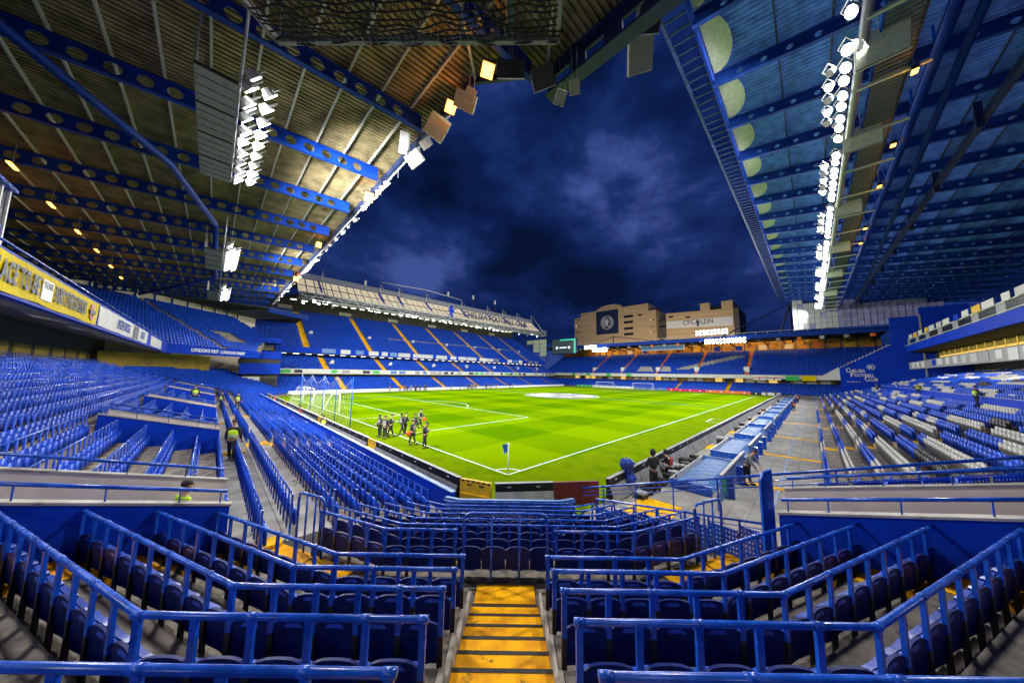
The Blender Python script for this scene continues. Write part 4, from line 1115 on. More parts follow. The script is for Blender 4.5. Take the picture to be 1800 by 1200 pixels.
MB().box(WX0, WX1, 86.0, 86.2, 8, 11).build('concourse_wall', 'orange_wall', west)
MB().box(WX0, WX1, 80.6, 86, 9.6, 9.75).build('soffit', 'soffit', west)
MB().box(WX0, WX1, 80.4, 80.6, 9.75, 11.3).build('fascia', 'wall_blue', west)
random.seed(5)
x = WX0+1
while x < WX1-4:
    L = random.uniform(1.8, 4.5)
    f_ = thing('flag_banner', 'supporter banner hung on the balcony of the far side stand', 'banner', 'banners on the far side balcony')
    MB().box(x, x+L, 80.33, 80.38, 10.0, 11.2).build('cloth', random.choice(['offwhite','grey_light','offwhite','panel_blue','cloth_grey','wall_blue']), f_)
    x += L+random.uniform(0.1, 1.6)
for i in range(38):
    x = WX0+1+i*2.7
    l_ = thing('strip_light', 'small strip light under the balcony of the far side stand', 'light', 'strip lights under the far side balcony')
    MB().box(x, x+1.3, 80.9, 81.0, 9.5, 9.55).build('tube', 'lamp_strip', l_); MB().box(x-0.02, x+1.32, 80.88, 81.02, 9.55, 9.59).build('casing', 'grey', l_)
ua = [(5, 6.3), (21, 22.3), (36, 37.3), (50, 51.3), (64, 65.3), (78, 79.3), (91, 92.3)]
tier(west, 'x', 26, 81.3, 0.82, 11.1, 0.49, -9.0, WX1, ua, 1, rz=math.pi, skip=lambda u, k: k == 10 and 30 < u < 90)
MB().box(30, 90, 81.3+0.82*10-0.1, 81.3+0.82*11-0.12, 11.1+4.9, 11.1+4.9+0.09).build('cross_aisle', 'aisle_yellow', west)
for i, (a, b) in enumerate(ua):
    vb = thing('stair_box', 'white stair box beside a yellow aisle of the far side stand', 'stair box', 'stair boxes of the far side stand', (b+0.6, 88.4, 15.0))
    MB().prism([(0,0,0),(1.1,0,0),(1.1,0,1.5),(0.5,0,1.5),(0,0,0.8)], (0,0.2,0)).build('face', 'offwhite', vb); MB().box(0, 0.2, 0.2, 2.5, 0, 0.8).build('side', 'offwhite', vb); MB().box(0.9, 1.1, 0.2, 2.5, 0, 1.5).build('side', 'offwhite', vb)
    vb = thing('stair_box', 'white stair box in the middle tier of the far side stand', 'stair box', 'stair boxes of the far side middle tier', (b+4.5, 80.2, 6.8))
    MB().prism([(0,0,0),(1.1,0,0),(1.1,0,1.4),(0.5,0,1.4),(0,0,0.7)], (0,0.2,0)).build('face', 'offwhite', vb); MB().box(0, 0.2, 0.2, 2.0, 0, 0.7).build('side', 'offwhite', vb); MB().box(0.9, 1.1, 0.2, 2.0, 0, 1.4).build('side', 'offwhite', vb)
MB().box(WX0, WX1, 103.2, 103.6, 20, 28).build('rear_wall', 'concrete_dark', west)
for i in range(18):
    x = WX0+2+i*5.7; MB().box(x, x+3.8, 103.1, 103.2, 24.5, 25.6).build('rear_window', 'concrete_dark' if i % 3 else 'beige', west)
# roof of the far side stand
wr = thing('west_roof', 'pale far roof with cream translucent panels, lighting truss and club name', 'roof')
WY, WZ = 76.0, 23.4
RX0, RX1 = 2.0, 97.5
MB().add([(RX0,WY+0.7,WZ+0.5),(RX1,WY+0.7,WZ+0.5),(RX1,103.5,WZ+4.4),(RX0,103.5,WZ+4.4),(RX0,WY+0.7,WZ+0.8),(RX1,WY+0.7,WZ+0.8),(RX1,103.5,WZ+4.7),(RX0,103.5,WZ+4.7)], [(3,2,1,0),(4,5,6,7),(0,1,5,4),(1,2,6,5),(2,3,7,6),(3,0,4,7)]).build('soffit', 'soffit', wr)
for i in range(34): x = RX0+1.5+2.8*i; MB().box(x, x+1.5, 98.0, 98.3, WZ+3.2, WZ+3.3).build('soffit_light', 'lamp_strip', wr)
CP = MB().obox((0.96, 1.48, 1.25), (0.86,0,0), (0,1.33,1.14), (0,-0.026,0.030)).mesh('cream_panel', 'cream')
npan = int((RX1-RX0)/2.0)
for i in range(npan):
    for j in range(2): put('cream_panel', CP, wr, (RX0+2.0*i, WY+1.0+2.95*j, WZ+1.2+2.6*j))
for j in range(3): MB().box(RX0, RX1, WY+0.90+2.95*j, WY+1.04+2.95*j, WZ+1.02+2.6*j, WZ+1.26+2.6*j).build('purlin', 'steel_navy', wr)
MB().add([(RX0,WY+6.95,WZ+6.5),(RX1,WY+6.95,WZ+6.5),(RX1,WY+9.4,WZ+8.6),(RX0,WY+9.4,WZ+8.6),(RX0,WY+6.95,WZ+6.1),(RX1,WY+6.95,WZ+6.1),(RX1,WY+9.4,WZ+8.2),(RX0,WY+9.4,WZ+8.2)], [(0,1,2,3),(7,6,5,4),(0,4,5,1),(3,2,6,7),(0,3,7,4),(1,5,6,2)]).build('ridge_sheet', 'grey_light', wr)
MB().box(RX0, RX1, WY+9.4, 103.5, WZ+8.1, WZ+8.4).build('roof_sheet', 'grey', wr)
for y, z in ((WY-0.9, WZ+1.0), (WY+0.6, WZ+1.0), (WY-0.9, WZ-0.5), (WY+0.6, WZ-0.5)): MB().tube([(RX0,y,z),(RX1,y,z)], 0.17, 8).build('chord', 'grey_light', wr, True)
MB().box(RX0, RX1, WY-0.95, WY+0.6, WZ+0.15, WZ+0.28).build('walkway', 'grey', wr)
nb = 48
for i in range(nb):
    x0, x1 = RX0+(RX1-RX0)*i/nb, RX0+(RX1-RX0)*(i+1)/nb
    MB().tube([(x0,WY-0.9,WZ-0.5 if i % 2 else WZ+1.0),(x1,WY-0.9,WZ+1.0 if i % 2 else WZ-0.5)], 0.09, 6).build('lattice', 'grey_light', wr)
MB().tube([(RX0,WY-1.0,WZ+1.9),(RX1,WY-1.0,WZ+1.9)], 0.05, 6).build('handrail', 'grey_light', wr)
for i in range(49): x = RX0+i*2; MB().box(x-0.04, x+0.04, WY-1.04, WY-0.96, WZ+1.0, WZ+1.9).build('stanchion', 'grey_light', wr)
for x in (8, 24, 30, 40, 55, 68, 77, 86, 96):
    MB().tube([(x,WY+7.0,WZ+10.0),(x,WY-0.6,WZ+1.2)], 0.14, 8).build('stay', 'grey_light', wr, True)
    MB().tube([(x,WY+7.0,WZ+6.4),(x,WY+7.0,WZ+10.0)], 0.14, 8).build('mast', 'grey_light', wr, True)
    MB().obox((x-1.0,WY+3.3,WZ+4.0), (0.18,0,0), (0,2.4,1.9), (0,-0.12,0.15)).build('rafter', 'wall_blue', wr)
MB().tube([(24,WY+7,WZ+10.0),(40,WY+7,WZ+10.8),(55,WY+7,WZ+10.0)], 0.13, 8).build('tie', 'grey_light', wr, True)
for x, h in ((20, 1.4), (50, 4.0), (62, 5.0), (74, 5.0)):
    MB().tube([(x,WY+9,WZ+8.2),(x,WY+9,WZ+8.2+h)], 0.12, 6).build('antenna_mast', 'dark', wr); MB().box(x-0.3, x+0.3, WY+8.7, WY+9.3, WZ+7.0+h, WZ+8.6+h).build('antenna', 'offwhite', wr)
q0, q1 = hit(805, 549, 1, WY-1.2), hit(925, 573, 1, WY-1.2)
text_mesh('CHELSEA FOOTBALL CLUB', 3.0, 'steel_navy', wr, frame(((q0[0]+q1[0])/2+1.2, WY-1.2, WZ+2.75), (1,0,0), (0,0,1)), 0.08, bold=0.03, sx=(q1[0]-q0[0])/ (3.0*0.62*20.5))
qs = hit(794, 547, 1, WY-1.2); lionp = frame((qs[0], WY-1.2, WZ+2.9), (1,0,0), (0,0,1))
lion = [(-0.05,-0.52),(0.06,-0.50),(0.04,-0.28),(0.16,-0.42),(0.30,-0.46),(0.26,-0.36),(0.20,-0.18),(0.16,0.00),(0.34,-0.06),(0.42,0.04),(0.30,0.06),(0.20,0.12),(0.36,0.20),(0.30,0.28),(0.18,0.26),(0.22,0.38),(0.10,0.50),(-0.08,0.48),(-0.14,0.36),(-0.06,0.30),(-0.16,0.20),(-0.30,0.28),(-0.38,0.22),(-0.26,0.14),(-0.14,0.06),(-0.30,0.00),(-0.34,-0.10),(-0.20,-0.08),(-0.06,-0.12),(-0.12,-0.30),(-0.22,-0.42)]
put('roof_lion', MB().prism([(-x*4, y*4, 0) for x, y in lion][::-1], (0,0,0.1)).mesh('roof_lion', 'wall_blue'), wr, mw=lionp)
# side glazing at the far end of this stand
sg = thing('side_glazing', 'pale glazed side wall at the end of the far side stand', 'glazing')
for i in range(5):
    for j in range(6):
        y = 80+i*4.4; zl = 11.5+ (y-80)*0.55+2.0
        z0 = 12+j*2.1
        if z0 < zl: continue
        if z0+2 > WZ-0.6: continue
        MB().box(104.2, 104.3, y+0.1, y+4.3, z0+0.06, z0+2.04).build('pane', 'pale_green', sg)
for i in range(6): y = 80+i*4.4; MB().box(104.15, 104.4, y-0.1, y+0.1, 11.5+(y-80)*0.5, WZ-0.5).build('mullion', 'steel_navy', sg)

# ================================================================== SOUTH STAND (far end)
south = thing('south_stand', 'two-tier far end stand with orange back wall and white seat letters', 'stand')
SY0, SY1 = -27.0, 88.0
sa = [(3.0, 4.0), (17.5, 18.5), (31.0, 32.0), (45.5, 46.5), (59, 60)]
tier(south, 'y', 11, 107.2, 0.78, 0.3, 0.26, SY0, SY1, [(8, 9), (23, 24)], 1, rz=math.pi/2)
MB().box(115.6, 115.8, SY0, SY1, 0, 6).build('concourse_wall', 'olive_wall', south)
for i in range(34):
    y = SY0+i*2.9; MB().box(115.3, 115.5, y, y+2.0, 3.6, 5.2).build('concourse_light_panel', random.choice(['window_warm','orange_wall','beige','dark']), south)
MB().box(111.2, 116, SY0, SY1, 5.2, 5.35).build('soffit', 'soffit', south)
MB().box(110.9, 111.2, SY0, SY1, 4.9, 6.1).build('fascia', 'offwhite', south)
for i, (y, w, c) in enumerate(((68,2,'green'),(60,2,'green'),(50,2,'green'),(41,2,'green'),(-1.5,3.2,'white'),(-5,3.2,'white'),(-9,3,'green'),(-12.5,3,'yellow_banner'),(3,5,'offwhite'))):
    f_ = thing('flag_banner', 'flag hung on the balcony of the far end stand', 'banner', 'flags on the far end balcony')
    MB().box(110.83, 110.88, y, y+w, 4.5 if y < 2 else 5.0, 6.0).build('cloth', c, f_)
    if c == 'white':
        MB().box(110.80, 110.825, y, y+w, 5.12, 5.38).build('cross', 'red', f_); MB().box(110.80, 110.825, y+w/2-0.13, y+w/2+0.13, 4.5, 5.118).build('cross', 'red', f_)
def wht(u, k):
    if 26 < u < 30.5 and 2 <= k < 7 and u > 26+0.3*k: return True
    if 33 < u < 39.5 and 2 <= k < 7 and (u-33) > 0.5*(k-2): return True
    if 5 < u < 25 and 4 <= k < 17: 
        c = 23-(k-4)*1.35; return abs(u-c) < 2.6
    return False
tier(south, 'y', 22, 111.8, 0.80, 6.0, 0.40, SY0, SY1, sa+[(-8.5, -7.4)], 1, rz=math.pi/2, white=wht, aisle_m='orange')
for i, (a, b) in enumerate(sa):
    vb = thing('stair_box', 'white stair box at the foot of an orange aisle in the far end stand', 'stair box', 'stair boxes of the far end stand', (113.8, a-0.2, 7.0))
    MB().box(0, 0.2, 0, 1.5, 0, 1.7).build('face', 'white', vb); MB().box(0.2, 2.6, 0, 0.2, 0, 1.7).build('side', 'offwhite', vb); MB().box(0.2, 2.6, 1.3, 1.5, 0, 1.7).build('side', 'offwhite', vb)
MB().box(129.6, 130, SY0, SY1, 10, 19).build('rear_wall', 'orange_wall', south)
for i in range(28):
    y = SY0+1+i*3.5; MB().box(129.4, 129.6, y, y+0.25, 14.6, 19).build('mullion', 'steel_navy', south); 
    if i % 2: MB().box(129.5, 129.6, y+0.8, y+2.9, 15.4, 17.0).build('poster', random.choice(['maroon','yellow_gate','beige','wall_blue','orange']), south)
for i in range(20):
    l_ = thing('strip_light', 'added warm strip light along the orange back wall of the far end stand', 'light', 'added strip lights along the far end back wall')
    MB().box(125.8, 126.2, -12+4*i, -10+4*i, 17.66, 17.72).build('tube', 'window_warm', l_); MB().box(125.75, 126.25, -12.05+4*i, -9.95+4*i, 17.722, 17.8).build('casing', 'grey', l_)
area('far_end_fill_light', (126, 28, 17.6), (129.5, 28, 15.5), 80, 0.6, 1500, (1.0, 0.62, 0.22), 170)  # fill light added for the back wall, with the tubes above to match
sr = thing('south_roof', 'flat far end roof with long blue edge girder and floodlights', 'roof')
MB().box(108.4, 131, SY0, SY1, 18.2, 18.5).build('roof_sheet', 'soffit', sr)
MB().box(107.9, 108.3, SY0, SY1-10, 17.4, 18.7).build('edge_girder', 'beam_blue', sr)
MB().box(107.6, 107.8, SY0, SY1-10, 19.3, 19.4).build('edge_rail', 'grey_light', sr)
for i in range(34): MB().box(107.65, 107.75, SY0-5+i*2.9, SY0-4.9+i*2.9, 18.7, 19.3).build('stanchion', 'grey_light', sr)
for i in range(18):
    y = SY0+2+i*4.8; MB().bar((108.4, y, 17.9), (130, y, 17.0), 0.25, 0.6).build('rafter', 'steel_navy', sr)
for i in range(20):
    y = SY0+3+i*4.6; MB().box(108.6, 109.4, y, y+0.9, 16.4, 17.2).build('hung_fitting', random.choice(['grey_light','orange','dark','grey']), sr)
MB().box(111.5, 111.7, 21, 37, 15.2, 17.2).build('hung_sign', 'grey_light', sr); MB().box(111.40, 111.49, 21.5, 36.5, 15.5, 16.9).build('sign_print', 'panel_blue', sr)
# triangular roof mast and cable near the blue wall
ms = thing('roof_mast', 'dark triangular roof mast with long cable above the far end roof', 'mast')
for a, b, r in (((118,-16,17),(118,-8,29),0.35),((118,-4.5,17),(118,-8,29),0.35),((124,-8,17),(118,-8,29),0.3),((118,-8,29),(118,12,19),0.22),((118,-8,29),(118,-30,27),0.22)):
    MB().tube([a, b], r, 6).build('strut', 'steel_navy', ms)
ms = thing('roof_mast', 'small dark roof mast with cables beside the far scoreboard', 'mast')
for a, b, r in (((118,52,18),(118,52,23),0.25),((118,52,23),(118,66,18.5),0.15),((118,52,23),(118,30,19),0.15)):
    MB().tube([a, b], r, 6).build('strut', 'steel_navy', ms)

# scoreboard in the far corner
qa, qb = hit(970, 597, 0, 104.5), hit(1013, 621, 0, 104.5)
scb = thing('scoreboard', 'dark video screen with teal edge hanging in the far corner', 'screen')
ya, yb, zb, za = qa[1], qb[1], qb[2], qa[2]
MB().box(104.5, 105.6, min(ya,yb), max(ya,yb), zb, za).build('casing', 'steel_navy', scb)
MB().box(104.42, 104.49, min(ya,yb)+0.3, max(ya,yb)-0.3, zb+0.3, za-0.3).build('display', 'screen_dark', scb)
cy, cz = (ya+yb)/2, (za+zb)/2; hw = abs(ya-yb)/2
MB().prism([(104.40,cy-hw+0.3,zb+0.3),(104.40,cy-hw+0.3,za-0.3),(104.40,cy+hw*0.35,za-0.3),(104.40,cy+hw*0.25,za-0.9),(104.40,cy-hw+1.0,za-1.0),(104.40,cy-hw+1.3,zb+0.3)], (0.01,0,0)).build('teal_swoosh', 'screen_teal', scb)
for yy in (cy+hw*0.55, cy-hw*0.45):
    vs, fs = disc(0.62, 18); put('badge', MB().add(vs, fs).mesh('badge', 'screen_white'), scb, mw=frame((104.38, yy, cz-0.6), (0,-1,0), (0,0,1)))
MB().box(104.385, 104.395, cy-hw*0.25, cy+hw*0.32, cz-0.8, cz-0.35).build('name_bar', 'screen_white', scb)

# ================================================================== HOTEL BLOCKS BEHIND THE FAR END
XH = 150.0
def wy(u, v=570): return hit(u, v, 0, XH)[1]
def wz(v, u): return hit(u, v, 0, XH)[2]
h1 = thing('hotel_block', 'tan brick block with stepped roofline and a big navy crest banner', 'building')
def blk(p, u0, u1, vt, name='wall', m='brick_tan', dx=0.0, depth=20, vb=600):
    y0, y1 = wy(u1), wy(u0); zt = wz(vt, (u0+u1)/2)
    return MB().box(XH+dx, XH+depth, min(y0,y1), max(y0,y1), 0, zt).build(name, m, p)
blk(h1, 1010, 1021, 560); blk(h1, 1021, 1049, 549, dx=0.02); blk(h1, 1049, 1088, 541, dx=-0.02); blk(h1, 1088, 1140, 536.5, dx=0.02); blk(h1, 1140, 1154, 545); blk(h1, 1154, 1171, 563, dx=3, m='concrete_dark')
ycr = (wy(1050)+wy(1096))/2
pts = []
y0, y1, zc = wy(1094), wy(1050), wz(543, 1070)
for i in range(13): a = math.pi*i/12; pts.append((XH+0.3, (y0+y1)/2+(y1-y0)/2*math.cos(a), zc+2.6*math.sin(a)))
MB().prism(pts, (8,0,0)).build('arched_gable', 'brick_tan', h1)
for v in (556, 566, 577, 587):
    a, b = wy(1097), wy(1113); MB().box(XH-0.12, XH-0.03, min(a,b), max(a,b), wz(v+2.2,1105), wz(v-2.2,1105)).build('window', 'window_dark', h1)
a, b = wy(1122), wy(1129); MB().box(XH-0.12, XH-0.03, min(a,b), max(a,b), wz(555,1125), wz(552,1125)).build('window', 'window_dark', h1)
for v in (551, 562, 572, 583): MB().box(XH-0.10, XH-0.03, wy(1140), wy(1010), wz(v,1080)-0.06, wz(v,1080)+0.06).build('string_course', 'beige', h1)
for i in range(5):
    a = wy(1156+i*3); MB().box(XH+2.9, XH+2.98, a-1.2, a, wz(574,1160), wz(571,1160)).build('window', 'window_dark', h1)
bn_ = thing('crest_banner', 'navy banner with the white club crest hanging on the tan block', 'banner')
ya, yb = wy(1049), wy(1087.5); za, zb = wz(546,1068), wz(587,1068)
MB().box(XH-0.5, XH-0.3, min(ya,yb), max(ya,yb), zb, za).build('cloth', 'navy_banner', bn_)
crest(bn_, frame((XH-0.55, (ya+yb)/2, wz(567,1068)), (0,-1,0), (0,0,1)), abs(ya-yb)*0.29, fieldm='navy_banner')
h2 = thing('hotel_block', 'tan brick block carrying a long white lettered banner', 'building')
def blk2(u0, u1, vt, **k): return blk(h2, u0, u1, vt, **k)
MB().prism([(XH, wy(1171), 0), (XH, wy(1290), 0), (XH, wy(1290), wz(541,1290)), (XH, wy(1171), wz(551,1171))], (20,0,0)).build('wall', 'brick_tan', h2)
blk2(1232, 1249, 532.5, dx=0.02); blk2(1249, 1270, 537, dx=1.5, m='window_dark'); blk2(1270, 1290.2, 528, dx=-0.02)
MB().box(XH+0.05, XH+20, wy(1300), wy(1290.3), 0, wz(541,1295)).build('side_wall', 'concrete_dark', h2)
for u in (1176, 1206):
    a, b = wy(u), wy(u+8); MB().box(XH-0.12, XH-0.03, min(a,b), max(a,b), wz(559,u), wz(556,u)).build('window', 'window_dark', h2)
for (u0, u1, vt) in ((1058, 1064, 538), (1100, 1108, 533.5), (1118, 1124, 534), (1160, 1164, 560)):
    blk(h1, u0, u1, vt, name='roof_plant', m='concrete_dark', dx=4)
for v in (549.5, 561, 572, 582):
    for u in (1012, 1016.5, 1143, 1148):
        if v > 560 or u < 1100: a, b = wy(u), wy(u+2.2); MB().box(XH-0.14, XH-0.03, min(a,b), max(a,b), wz(v+2.4,u), wz(v+0.4,u)).build('window', 'window_dark' if (int(u)+int(v)) % 3 else 'window_warm', h1)
for (u0, u1, vt) in ((1185, 1196, 546), (1214, 1219, 543)): blk(h2, u0, u1, vt, name='roof_plant', m='concrete_dark', dx=5)
for v in (553, 580, 588): MB().box(XH-0.08, XH-0.02, wy(1289.5), wy(1171.5), wz(v,1230)-0.07, wz(v,1230)+0.07).build('string_course', 'beige', h2)
wb = thing('lettered_banner', 'long white banner with navy letters on the tan block', 'banner')
MB().prism([(XH-0.4, wy(1172), wz(577.5,1172)), (XH-0.4, wy(1289), wz(572,1289)), (XH-0.4, wy(1289), wz(555.5,1289)), (XH-0.4, wy(1172), wz(565.5,1172))], (0.2,0,0)).build('cloth', 'white', wb)
for w, u0, u1, v in (('CFC', 1201, 1222, 568.4), ('LDN', 1233, 1254, 566.4)):
    fit_text(w, 3.0, 'navy_banner', wb, lambda q, v=v, u0=u0: frame((XH-0.46, q, wz(v, u0)), (0,-1,0.055), (0,0,1)), wy(u0), wy(u1))
put('lion_print', MB().add([(-x*2.6, y*3.2, 0) for x, y in lion][::-1], [tuple(range(len(lion)))]).mesh('lion_print', 'navy_banner'), wb, mw=frame((XH-0.47, wy(1227.5), wz(567.4,1228)), (0,-1,0.05), (0,0,1)))

# ================================================================== ROOFS
def cell_beam(L, H, r, p, th=0.05, fl=0.26, ft=0.05, x_start=0.9, x_end=0.6, m='beam_blue', nseg=16):
    """cellular steel beam, local x along, top flange at z=0, web with round holes"""
    mb = MB(); zc = -H/2
    n = int((L-x_start-x_end)/p); xs0 = x_start
    def solid(a, b):
        if b-a > 1e-3: mb.box(a, b, -th/2, th/2, -H, 0)
    solid(0, xs0)
    for i in range(n):
        x0 = xs0+p*i; x1 = x0+p; xc = (x0+x1)/2
        circ = [(xc+r*math.cos(2*math.pi*q/nseg), zc+r*math.sin(2*math.pi*q/nseg)) for q in range(nseg)]
        outr = []
        for q in range(nseg):
            a = 2*math.pi*q/nseg; c, s = math.cos(a), math.sin(a)
            k = min((p/2)/abs(c) if abs(c) > 1e-6 else 9e9, (H/2)/abs(s) if abs(s) > 1e-6 else 9e9)
            outr.append((xc+k*c, zc+k*s))
        # corner fix: snap the diagonal samples to the cell corners
        for q in (2, 6, 10, 14):
            outr[q] = (x1 if q in (2, 14) else x0, 0 if q in (2, 6) else -H)
        vs = [(x, y, z) for y in (-th/2, th/2) for (x, z) in circ]+[(x, y, z) for y in (-th/2, th/2) for (x, z) in outr]
        fs = []
        for q in range(nseg):
            w = (q+1) % nseg
            fs.append((q, w, 2*nseg+w, 2*nseg+q)); fs.append((nseg+q, 3*nseg+q, 3*nseg+w, nseg+w)); fs.append((q, nseg+q, nseg+w, w))
        mb.add(vs, fs)
    solid(xs0+p*n, L)
    mb.box(0, L, -fl/2, fl/2, 0, ft); mb.box(0, L, -fl/2, fl/2, -H-ft, -H)
    return mb.mesh('beam', m)
# ---------------------------------------------------------------- north roof
NS = 0.07
def zn(x): return 20.0+NS*(x+3.5)
nr = thing('north_roof', 'ribbed olive roof on blue holed beams above the goal-end stand', 'roof')
def xedge(y):
    if y > -0.7: return -3.6
    if y > -3.6: return -3.6+2.6*(-0.7-y)/2.9
    return -1.0
XR = -35.0
mb = MB(); per = 0.27; y = -31.0
vs = []; prof_y = []
while y < 71.5:
    for dy, dz in ((0, 0), (0.02, 0.11), (0.11, 0.11), (0.13, 0)): prof_y.append((y+dy, dz))
    y += per
for (yy, dz) in prof_y:
    xe = xedge(yy); vs += [(XR, yy, zn(XR)+dz), (xe, yy, zn(xe)+dz)]
mb.add(vs, [(2*i, 2*i+1, 2*i+3, 2*i+2) for i in range(len(prof_y)-1)])
mb.build('roof_sheet', 'roof_n', nr)
BN = cell_beam(31.2, 0.76, 0.27, 0.92, m='beam_blue')
for i in range(-2, 11):
    y = 3.1+6.32*i
    o = put('beam', BN, nr)
    xe = xedge(y)-0.75
    o.matrix_local = Matrix.Translation((xe, y, zn(xe)-0.24)) @ Matrix.Rotation(math.pi, 4, 'Z') @ Matrix.Rotation(math.atan(NS), 4, 'Y')
for i in range(20):
    x = -5.0-1.55*i
    MB().bar((x, -31, zn(x)-0.10), (x, 71.2, zn(x)-0.10), 0.09, 0.16).build('purlin', 'purlin', nr)
MB().bar((-3.55, -0.6, zn(-3.6)-0.15), (-3.55, 71.4, zn(-3.6)-0.15), 0.14, 0.5).build('edge_gutter', 'steel_navy', nr)
MB().bar((-3.5, -0.62, zn(-3)-0.1), (-0.98, -3.62, zn(-1)-0.1), 0.14, 0.45).build('edge_gutter', 'steel_navy', nr)
# slotted end beam of the corner roof
eb = MB()
def slot_beam(L, H, n):
    mb = MB(); p = L/n; th = 0.12
    for i in range(n):
        a = i*p; hw = p*0.26
        mb.box(a, a+p*0.5-hw, -th/2, th/2, -H, 0); mb.box(a+p*0.5+hw, a+p, -th/2, th/2, -H, 0)
        mb.box(a+p*0.5-hw, a+p*0.5+hw, -th/2, th/2, -H*0.30, 0); mb.box(a+p*0.5-hw, a+p*0.5+hw, -th/2, th/2, -H, -H*0.70)
    mb.box(0, L, -0.3, 0.3, 0, 0.08); mb.box(0, L, -0.3, 0.3, -H-0.08, -H)
    return mb
sb_ = slot_beam(27, 1.25, 16).build('slotted_beam', 'steel_navy', nr)
sb_.matrix_local = Matrix.Translation((-0.95, -3.4, zn(-1)-0.12)) @ Matrix.Rotation(-math.pi/2, 4, 'Z')
MB().bar((-2.4, -2.2, zn(-2)-0.25), (-14, -13.8, zn(-13)-0.4), 0.3, 0.5).build('valley_beam', 'steel_navy', nr)
for q in (0.0, 1.6, 3.2):
    MB().bar((-3.6+q*0.75, -0.9-q*0.8, zn(-3)-0.25), (-9-q*0.3, -5.6-q*1.9, zn(-8)-0.25), 0.1, 0.2).build('brace', 'purlin', nr)
# round bracing tubes under the roof
for pts in ([(-20.5, 4.0, 17.6), (-14.46, 15.4, 17.85), (-12.4, 24.5, 17.95)], [(-12.4, 24.5, 17.95), (-12.2, 46, 17.9)], [(-12.2, 46, 17.9), (-21, 66, 17.4)]):
    MB().tube(pts, 0.20, 12).build('bracing_tube', 'beam_blue', nr, True)
for y in (9.3, 21.9, 34.6, 47.2):
    MB().tube([(-33.5, y, 9.5), (-33.5, y, zn(-33.5)-1)], 0.3, 10).build('column', 'wall_blue', nr, True)

# roof over the far corner beyond the goal-end roof
cr = thing('corner_roof', 'dark corner roof with blue edge girder joining the goal-end roof to the far side', 'roof')
MB().poly_slab([(-35,71.6),(-3.6,71.6),(4.5,77.5),(4.5,92),(-35,92)], 18.7, 19.0).build('roof_sheet', 'soffit', cr)
MB().bar((-3.9,71.5,18.3),(4.6,77.6,18.3), 0.3, 0.9).build('edge_girder', 'beam_blue', cr)
for i in range(9): MB().bar((-3.6+0.95*i,72.2+0.68*i,18.45),(-12+0.95*i,84+0.68*i,18.45), 0.12, 0.3).build('rafter', 'galv', cr)
# floodlight head
LENS = MB().prism([(0.27*math.cos(a)*1.08, 0, 0.25*math.sin(a)) for a in [2*math.pi*(i+0.5)/8 for i in range(8)]], (0, 0.02, 0)).mesh('lens', 'lamp_white')
HB = MB()
_o = [(0.30*math.cos(2*math.pi*(i+0.5)/8), 0.28*math.sin(2*math.pi*(i+0.5)/8)) for i in range(8)]
_v = [(x, 0.0, z) for x, z in _o]+[(x*0.5, 0.30, z*0.5) for x, z in _o]
HB.add(_v, [tuple(range(8, 16))]+[(i, (i+1) % 8, 8+(i+1) % 8, 8+i)[::-1] for i in range(8)])
HOUSE = HB.mesh('housing', 'lamp_house')
BRKT = MB().box(-0.34, -0.31, 0.10, 0.16, -0.05, 0.42).box(0.31, 0.34, 0.10, 0.16, -0.05, 0.42).box(-0.34, 0.34, 0.10, 0.16, 0.42, 0.46).mesh('bracket', 'galv')
LOFF = MB().prism([(0.27*math.cos(a)*1.08, 0, 0.25*math.sin(a)) for a in [2*math.pi*(i+0.5)/8 for i in range(8)]], (0, 0.02, 0)).mesh('lens', 'grey')
def flood(p, az, tilt, label, group, s=1.0, lit=True):
    """head facing azimuth az (0 = +X), tilted down"""
    t = thing('floodlight', label, 'floodlight', group, tuple(p))
    d = v3(math.cos(az)*math.cos(tilt), math.sin(az)*math.cos(tilt), -math.sin(tilt))
    yv = -d; xv = unit(np.cross(yv, (0,0,1))); zv = np.cross(xv, yv)
    m = Matrix.Identity(4)
    for i in range(3): m[i][0], m[i][1], m[i][2] = xv[i]*s, yv[i]*s, zv[i]*s
    for i in range(3): m[i][3] = p[i]
    t.matrix_local = m
    put('lens', LENS if lit else LOFF, t, (0, -0.025, 0)); put('housing', HOUSE, t); put('bracket', BRKT, t)
# ---------------------------------------------------------------- north gantries
def gantry(y0, y1, label, n=4):
    t = thing('lighting_gantry', label, 'gantry')
    L = (y1-y0)/n
    for i in range(n):
        a, b = y0+L*i, y0+L*(i+1)
        MB().box(-12.95, -11.75, a+0.02, b-0.02, 16.35, 16.42).build('floor_panel', 'grey', t)
        MB().box(-12.97, -12.91, a+0.02, b-0.02, 16.42, 17.1).build('side_panel', 'grey', t)
        MB().box(-12.95, -11.75, a-0.04, a+0.01, 16.30, 16.42).build('cross_bar', 'dark', t)
        for q in range(3): MB().box(-12.95, -11.75, a+L*(q+1)/4-0.012, a+L*(q+1)/4+0.012, 16.335, 16.352).build('seam', 'dark', t)
        for xx in (-12.93, -11.72): MB().tube([(xx, a, 16.4), (xx, a, zn(xx)-0.9)], 0.04, 6).build('hanger', 'galv', t)
    for xx, z in ((-11.70, 16.45), (-11.70, 17.0), (-11.70, 17.5)): MB().tube([(xx, y0, z), (xx, y1, z)], 0.03, 6).build('rail', 'galv', t)
    MB().tube([(-11.7, y0, 16.5), (-11.7, y0-2.2, 19.0)], 0.05, 6).build('stay', 'galv', t)
gantry(3.4, 12.2, 'grey lighting gantry hung under the goal-end roof closest to the corner')
gantry(27, 35, 'grey lighting gantry hung at mid length of the goal-end roof')
gantry(48, 56, 'grey lighting gantry hung at the far end of the goal-end roof')
